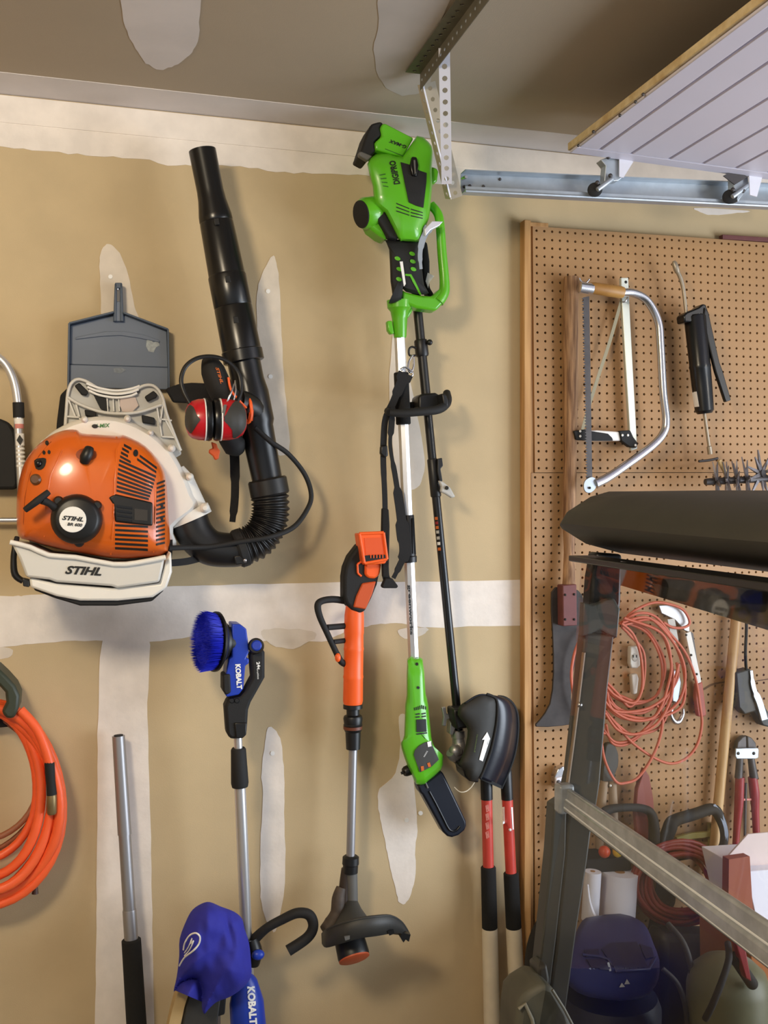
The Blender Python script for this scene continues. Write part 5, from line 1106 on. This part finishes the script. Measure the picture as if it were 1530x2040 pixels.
zt = tag(tube('cable_tie', [(1171, 1762, .23), (1176, 1800, .23), (1188, 1832, .235), (1202, 1850, .24)], [1.6, 2.4, 3.5, 6], M_PAPER, None, 5, 8, flat=.5), 'pale plastic tie curling down over the paper rolls', 'cable tie')

# ================================================================== THINGS ON THE FLOOR SIDE, BEHIND THE CART
sv = thing('shop_vacuum', 'navy blue shop vacuum with recessed top standing behind the cart', 'vacuum')
vt = pillow('lid', [(1160, 1834), (1180, 1826), (1235, 1820), (1272, 1832), (1290, 1850), (1302, 1880), (1314, 1914), (1312, 1950), (1300, 1972), (1284, 1986), (1238, 1994), (1172, 1986), (1138, 1968), (1122, 1944), (1120, 1912), (1142, 1868)], lambda x, y, e: min(.50, .25 + (y - 1822) * .00235) + .012 * (1 - math.exp(-e / 5)), .24, M_NAVY, sv, 2, 9, 28)
hvv = surf(vt)
patch('handle_recess_shade', [(1198, 1892), (1216, 1880), (1268, 1878), (1290, 1928), (1226, 1932), (1210, 1910)], hvv, M_NAVYD, vt, .003)  # recesses are surface patches with their shade painted in dark navy
patch('handle_recess_shade', [(1164, 1894), (1192, 1892), (1194, 1904), (1168, 1908)], hvv, M_NAVYD, vt, .003)
patch('handle_recess_shade', [(1168, 1912), (1204, 1912), (1214, 1932), (1178, 1928)], hvv, M_NAVYD, vt, .003)
patch('handle_recess_shade', [(1274, 1882), (1298, 1890), (1302, 1908), (1286, 1912)], hvv, M_NAVYD, vt, .003)
tube3('recess_edge', [hvv(x, y, .003) for x, y in ((1160, 1904), (1194, 1908), (1212, 1914), (1226, 1934), (1292, 1930), (1306, 1910))], .004, M_NAVY, vt, 8)
patch('warning_mark', [(1233, 1966), (1238, 1957), (1244, 1965)], hvv, M_LGREY, vt, .003, cell=20)
patch('warning_mark', [(1243, 1960), (1248, 1950), (1254, 1959)], hvv, M_LGREY, vt, .003, cell=20)
patch('painted_glint', [(1209, 1922), (1213, 1921), (1216, 1932), (1212, 1933)], hvv, M_GALV, vt, .006, cell=20)  # pale metal sliver painting a glint onto the handle
lathe('drum', (1215, 1980, .34), (1215, 2400, .34), [(0, 92), (.05, 100), (1, 90)], mat('black_drum', (28, 32, 40), .5), sv, 32)
rh = thing('red_hose_coil', 'coil of dark red hose hanging low behind the windshield bar', 'hose')
for i in range(7):
    pts = [W(1356 + (96 - i * 6) * math.cos(a) + 4 * math.sin(3 * a + i), 1762 + (84 - i * 5) * math.sin(a) + 3 * math.cos(2 * a + i), .12 + .012 * (i % 3) + .008 * math.sin(2 * a + i)) for a in [k * 2 * math.pi / 36 for k in range(36)]]
    tube3('hose_loop', pts, 4.6 * mpp(1350, 1760, .12), mat('dark_red_hose', (132, 46, 38), .5), rh, 8, closed=True, smooth=80)
bx = thing('white_carton', 'white carton with a raised flap at the right edge', 'box')
plate('carton_front', [(1486, 1736), (1600, 1728), (1610, 1850), (1510, 1845)], .40, .22, M_PAPER, bx, .002)
plate('carton_flap', [(1452, 1704), (1490, 1662), (1600, 1652), (1600, 1722), (1456, 1730)], .36, .006, mat('pinkish_card', (222, 204, 200), .8), bx, .001)
kbx = thing('cardboard_sheet', 'brown cardboard piece standing left of the white carton', 'cardboard')
plate('sheet', [(1452, 1712), (1494, 1706), (1502, 1850), (1450, 1850)], .42, .03, mat('red_brown_card', (150, 84, 58), .85), kbx, .001)
obx = thing('orange_brown_box', 'orange brown box in the lower right corner', 'box')
plate('box_front', [(1496, 1888), (1620, 1870), (1620, 2200), (1500, 2200)], .46, .25, mat('orange_card', (176, 108, 60), .85), obx, .003)
plate('box_tape', [(1536, 1884), (1552, 1882), (1556, 2200), (1540, 2200)], .461, .001, M_TAN, obx)
tnk = thing('olive_tank', 'olive green tank with black fittings in the lower right', 'tank')
lathe('tank_body', (1450, 1905, .62), (1450, 2400, .62), [(0, 20), (.02, 50), (.06, 72), (.12, 80), (1, 82)], M_OLIVE, tnk, 36)
tube('tank_hose', [(1405, 2030, .78), (1420, 2000, .80), (1440, 1950, .80), (1452, 1910, .78), (1450, 1880, .72)], 7, M_BLKM, tnk, 5, 10)
cyl('tank_valve', (1462, 1905, .76), (1500, 1962, .72), 12, M_BLKM, tnk, 14)
plate('red_lever', [(1466, 1880), (1486, 1890), (1498, 1956), (1486, 1950)], .78, .02, M_DRED, tnk, .003)
for i, p in enumerate(([(1330, 1840, .5), (1362, 1880, .55), (1378, 1940, .58), (1382, 2060, .58)], [(1320, 1930, .6), (1350, 1960, .62), (1366, 2010, .62), (1372, 2080, .62)])):
    tag(tube('black_cable', p, (6, 5)[i], mat('dusty_black_hose', (58, 54, 48), .6), None, 6, 10), ('thick dusty black hose curving down between vacuum and tank', 'thinner black hose beside the vacuum drum')[i], 'hose')
pn_ = thing('dark_pannier', 'dark grey bin behind the hoses at the lower right', 'bin')
plate('bin_front', [(1322, 1864), (1440, 1866), (1452, 2170), (1318, 2170)], .20, .1, M_DGREY, pn_, .02)
bg = thing('black_bag', 'black bag with a lime green trim line left of the cart post', 'bag')
pillow('bag_body', [(1046, 1990), (1044, 1930), (1050, 1880), (1064, 1842), (1086, 1812), (1100, 1818), (1098, 1880), (1092, 1960), (1084, 2030), (1078, 2120), (1048, 2120)], lambda x, y, e: .20 + .09 * (1 - math.exp(-e / 8)) + .012 * noise.noise(Vector((x * .08, y * .03, 1))), .10, M_WEB, bg, 3, 8)
ribbon('lime_trim', [(1083, 1842, .30), (1074, 1846, .30), (1071, 1868, .30), (1069, 1906, .30)], [6, 5, 2.6, 2.6], .002, M_LIME, bg)

# ================================================================== CART
ct = thing('utility_cart', 'dark utility cart with black roof, post and clear folding windshield', 'cart')
Ac = K(1158, 1112, 2.10); Bc = K(1500, 1160, 1.385); hv_ = Bc - Ac
hh = Vector((hv_.x, hv_.y, 0)).normalized(); gg_ = Vector((hh.y, -hh.x, 0))
if gg_.x > 0: gg_ = -gg_
prof = [(-1.0, .004), (-.20, .004), (-.085, .010), (-.01, .030), (.036, .058), (.042, .072), (.028, .098), (-.02, .128), (-.06, .139), (-.3, .142), (-1.0, .142)]
secs = []
for s, sc_, lift in ((-.035, .55, .028), (-.02, .86, .010), (0, 1, 0), (.25, .97, 0), (.5, .94, 0), (.75, .90, 0), (1.0, .87, 0), (1.3, .84, 0), (1.62, .82, 0), (1.64, .6, .02)):
    O = Ac + hv_ * s; O.z = Ac.z
    secs.append([O + gg_ * (g_ if g_ > -1 else g_) * (1 if s >= 0 else .8 + .2 * sc_) + Vector((0, 0, z * sc_ + lift)) for g_, z in prof])
N = len(prof); vs = [v for s in secs for v in s]; fs = []
for i in range(len(secs) - 1):
    for k in range(N): fs.append([i * N + k, i * N + (k + 1) % N, (i + 1) * N + (k + 1) % N, (i + 1) * N + k])
fs += [list(range(N)), list(range((len(secs) - 1) * N, len(secs) * N))]
mesh('roof', vs, fs, M_CARTB, ct, 38)
tf = beam('windshield_top_frame', Ac + gg_ * .0 + Vector((0, 0, .0)), Ac + hv_ * 1.6 + Vector((0, 0, 0)), .055, .012, M_BLK, ct, .002)
kp = lambda x, y, t: K(x, y, t)
plate('post_top', [(1188, 1100), (1240, 1104), (1238, 1200), (1228, 1275), (1172, 1262), (1180, 1150), (1184, 1128)], 2.11, .04, M_BLK, ct, .006, P=kp)
plate('post_clip', [(1163, 1200), (1181, 1206), (1200, 1200), (1206, 1195), (1224, 1192), (1236, 1212), (1230, 1272), (1196, 1254), (1180, 1262), (1160, 1268)], 2.085, .02, mat('clip_grey', (70, 74, 74), .4), ct, .003, P=kp)
plate('post', [(1164, 1262), (1224, 1266), (1212, 1370), (1196, 1560), (1184, 1640), (1120, 1600), (1134, 1540), (1148, 1420), (1156, 1330)], 2.10, .03, M_POST, ct, .004, P=kp)
tube3('post_seal', [K(x, y, 2.095) for x, y in ((1163, 1300), (1150, 1410), (1140, 1490), (1128, 1580))], .004, mat('tan_seal', (140, 118, 96), .5), ct, 8)
ball('post_screw', K(1155, 1404, 2.09), .006, M_CHROME, ct, 10, 6)
plate('lower_post', [(1104, 1606), (1130, 1590), (1128, 1700), (1108, 1880), (1080, 2100), (1056, 2100), (1082, 1860), (1098, 1700)], 2.10, .04, M_POST, ct, .004, P=kp)
plate('post_gap_shade', [(1120, 1600), (1140, 1606), (1118, 1880), (1094, 2100), (1080, 2100), (1104, 1860)], 2.115, .02, M_INK, ct, P=kp)  # black plate painting the dark gap between the two post strips
plate('lower_post', [(1136, 1604), (1182, 1628), (1170, 1720), (1150, 1850), (1116, 2100), (1078, 2100), (1108, 1900), (1124, 1740)], 2.10, .04, M_POST, ct, .004, P=kp)
plate('post_foot', [(1072, 1930), (1090, 1920), (1096, 1952), (1092, 1985), (1076, 1984)], 2.07, .05, M_DGREY, ct, .006, P=kp)
def KK(px, py, zrel):  # the point zrel metres below eye height seen here
    return K(px, py, zrel * F / (py - HY))
z1, z2 = .600, .640
b0, b1 = K(1126, 1580, 2.085), KK(1530, 1858, .566)
b1 = b0 + (b1 - b0) * 1.55
rot = Vector((0, 0, 1))
beam('hinge_rail', b0, b1, .012, .030, M_BAR, ct, .004)
c0_, c1_ = K(1124, 1600, 2.08), KK(1530, 1904, .592); c1_ = c0_ + (c1_ - c0_) * 1.55
beam('hinge_rail', c0_, c1_, .016, .026, M_BAR, ct, .004)
for a, b in ((K(1126, 1572, 2.078), KK(1530, 1843, .557)), (K(1124, 1592, 2.072), KK(1530, 1880, .578)), (K(1122, 1606, 2.07), KK(1530, 1922, .600))):
    tube3('rail_bead', [a, a + (b - a) * 1.55], .0035, mat('bead_grey', (190, 194, 198), .25), ct, 8)
cap = K(1124, 1590, 2.075); box3('rail_cap', cap, (.035, .03, .06), M_BAR, ct, .006)
tp = Ac + Vector((0, 0, -.004)); tq = Ac + hv_ * 1.58 + Vector((0, 0, -.004))
def pane(name, a, b, c, d, m):
    n = (b - a).cross(d - a).normalized() * .003
    return mesh(name, [a, b, c, d, a + n, b + n, c + n, d + n], [[0, 1, 2, 3], [7, 6, 5, 4], [0, 4, 5, 1], [1, 5, 6, 2], [2, 6, 7, 3], [3, 7, 4, 0]], m, ct)
pane('upper_windshield', tp, tq, b1, b0, M_CLEAR)
pane('lower_windshield', c0_, c1_, c1_ + Vector((-.05, 0, -.7)), c0_ + Vector((-.12, 0, -.7)), M_SMOKE2)
# glossy black fascia under the roof: it mirrors the wall opposite
fn = Vector((-.987, -.059, .148)).normalized(); fp = K(1385, 1175, 1.62)
def onf(px, py): r = ray(px, py); return CAM + r * ((fp - CAM).dot(fn) / r.dot(fn))
q4 = [onf(*p) for p in ((1236, 1118), (1640, 1180), (1640, 1289), (1236, 1166))]
mf = mat('glossy_black_fascia', (16, 14, 12), .03, spec=1.0); mf.node_tree.nodes['Principled BSDF'].inputs['IOR'].default_value = 1.9
mesh('roof_fascia', q4 + [p - fn * .006 for p in q4], [[0, 1, 2, 3], [7, 6, 5, 4], [0, 4, 5, 1], [1, 5, 6, 2], [2, 6, 7, 3], [3, 7, 4, 0]], mf, ct)
plate('front_cowl', [(1026, 2140), (1030, 2040), (1036, 1996), (1050, 1980), (1082, 1960), (1104, 1968), (1134, 2020), (1170, 2140)], 2.02, .10, mat('dusty_cowl', (84, 82, 70), .6, var=.35, scale=12), ct, .012, P=kp)
tube3('cowl_edge', [K(x, y, 2.015) for x, y in ((1034, 2010), (1046, 2000), (1060, 2030), (1070, 2080))], .004, mat('cowl_trim', (120, 116, 102), .5), ct, 8)
tube3('cowl_edge', [K(x, y, 2.01) for x, y in ((1100, 1972), (1124, 2010), (1150, 2060))], .003, MATS['cowl_trim'], ct, 8)

# the near-side post and the body below, outside the picture
for nm in ('post_top', 'post', 'lower_post', 'lower_post.001', 'post_gap_shade'):
    o = bpy.data.objects[nm].copy(); C.objects.link(o); o.location = Vector((hv_.x, hv_.y, 0)) * 1.56
cb_ = K(1090, 2060, 2.02); cb_.z = 0
mid = cb_ + Vector((hv_.x, hv_.y, 0)) * .78 - gg_ * .55; wv = Vector((hv_.x, hv_.y, 0)).length * 1.62
rm = Matrix((( -gg_.x, hh.x, 0), (-gg_.y, hh.y, 0), (0, 0, 1)))
box3('body', (mid.x, mid.y, .44), (1.1, wv, .30), M_CARTB, ct, .04, rm)
for sx in (-.36, .36):
    for sy in (-.46, .46):
        w0 = mid - gg_ * sx + hh * (wv * sy); w0.z = .20
        lathe3('wheel', w0 - hh * .07, w0 + hh * .07, [(0, .10), (0, .17), (.15, .20), (.85, .20), (1, .17), (1, .10)], M_BLKM, ct, 28)

# ================================================================== each thing's origin goes to its own base
bpy.context.view_layer.update()
kids = {}
for o in C.objects:
    if o.parent: kids.setdefault(o.parent.name, []).append(o)
for e in [o for o in C.objects if o.type == 'EMPTY' and o.parent is None]:
    st_, lo, hi = list(kids.get(e.name, [])), Vector((1e9,) * 3), Vector((-1e9,) * 3)
    while st_:
        o = st_.pop(); st_ += kids.get(o.name, [])
        if o.type == 'MESH':
            for v in o.bound_box:
                for k in range(3): lo[k] = min(lo[k], v[k]); hi[k] = max(hi[k], v[k])
    p = Vector(((lo.x + hi.x) / 2, (lo.y + hi.y) / 2, lo.z)); e.location = p
    for o in kids.get(e.name, []): o.matrix_parent_inverse = Matrix.Translation(-p)
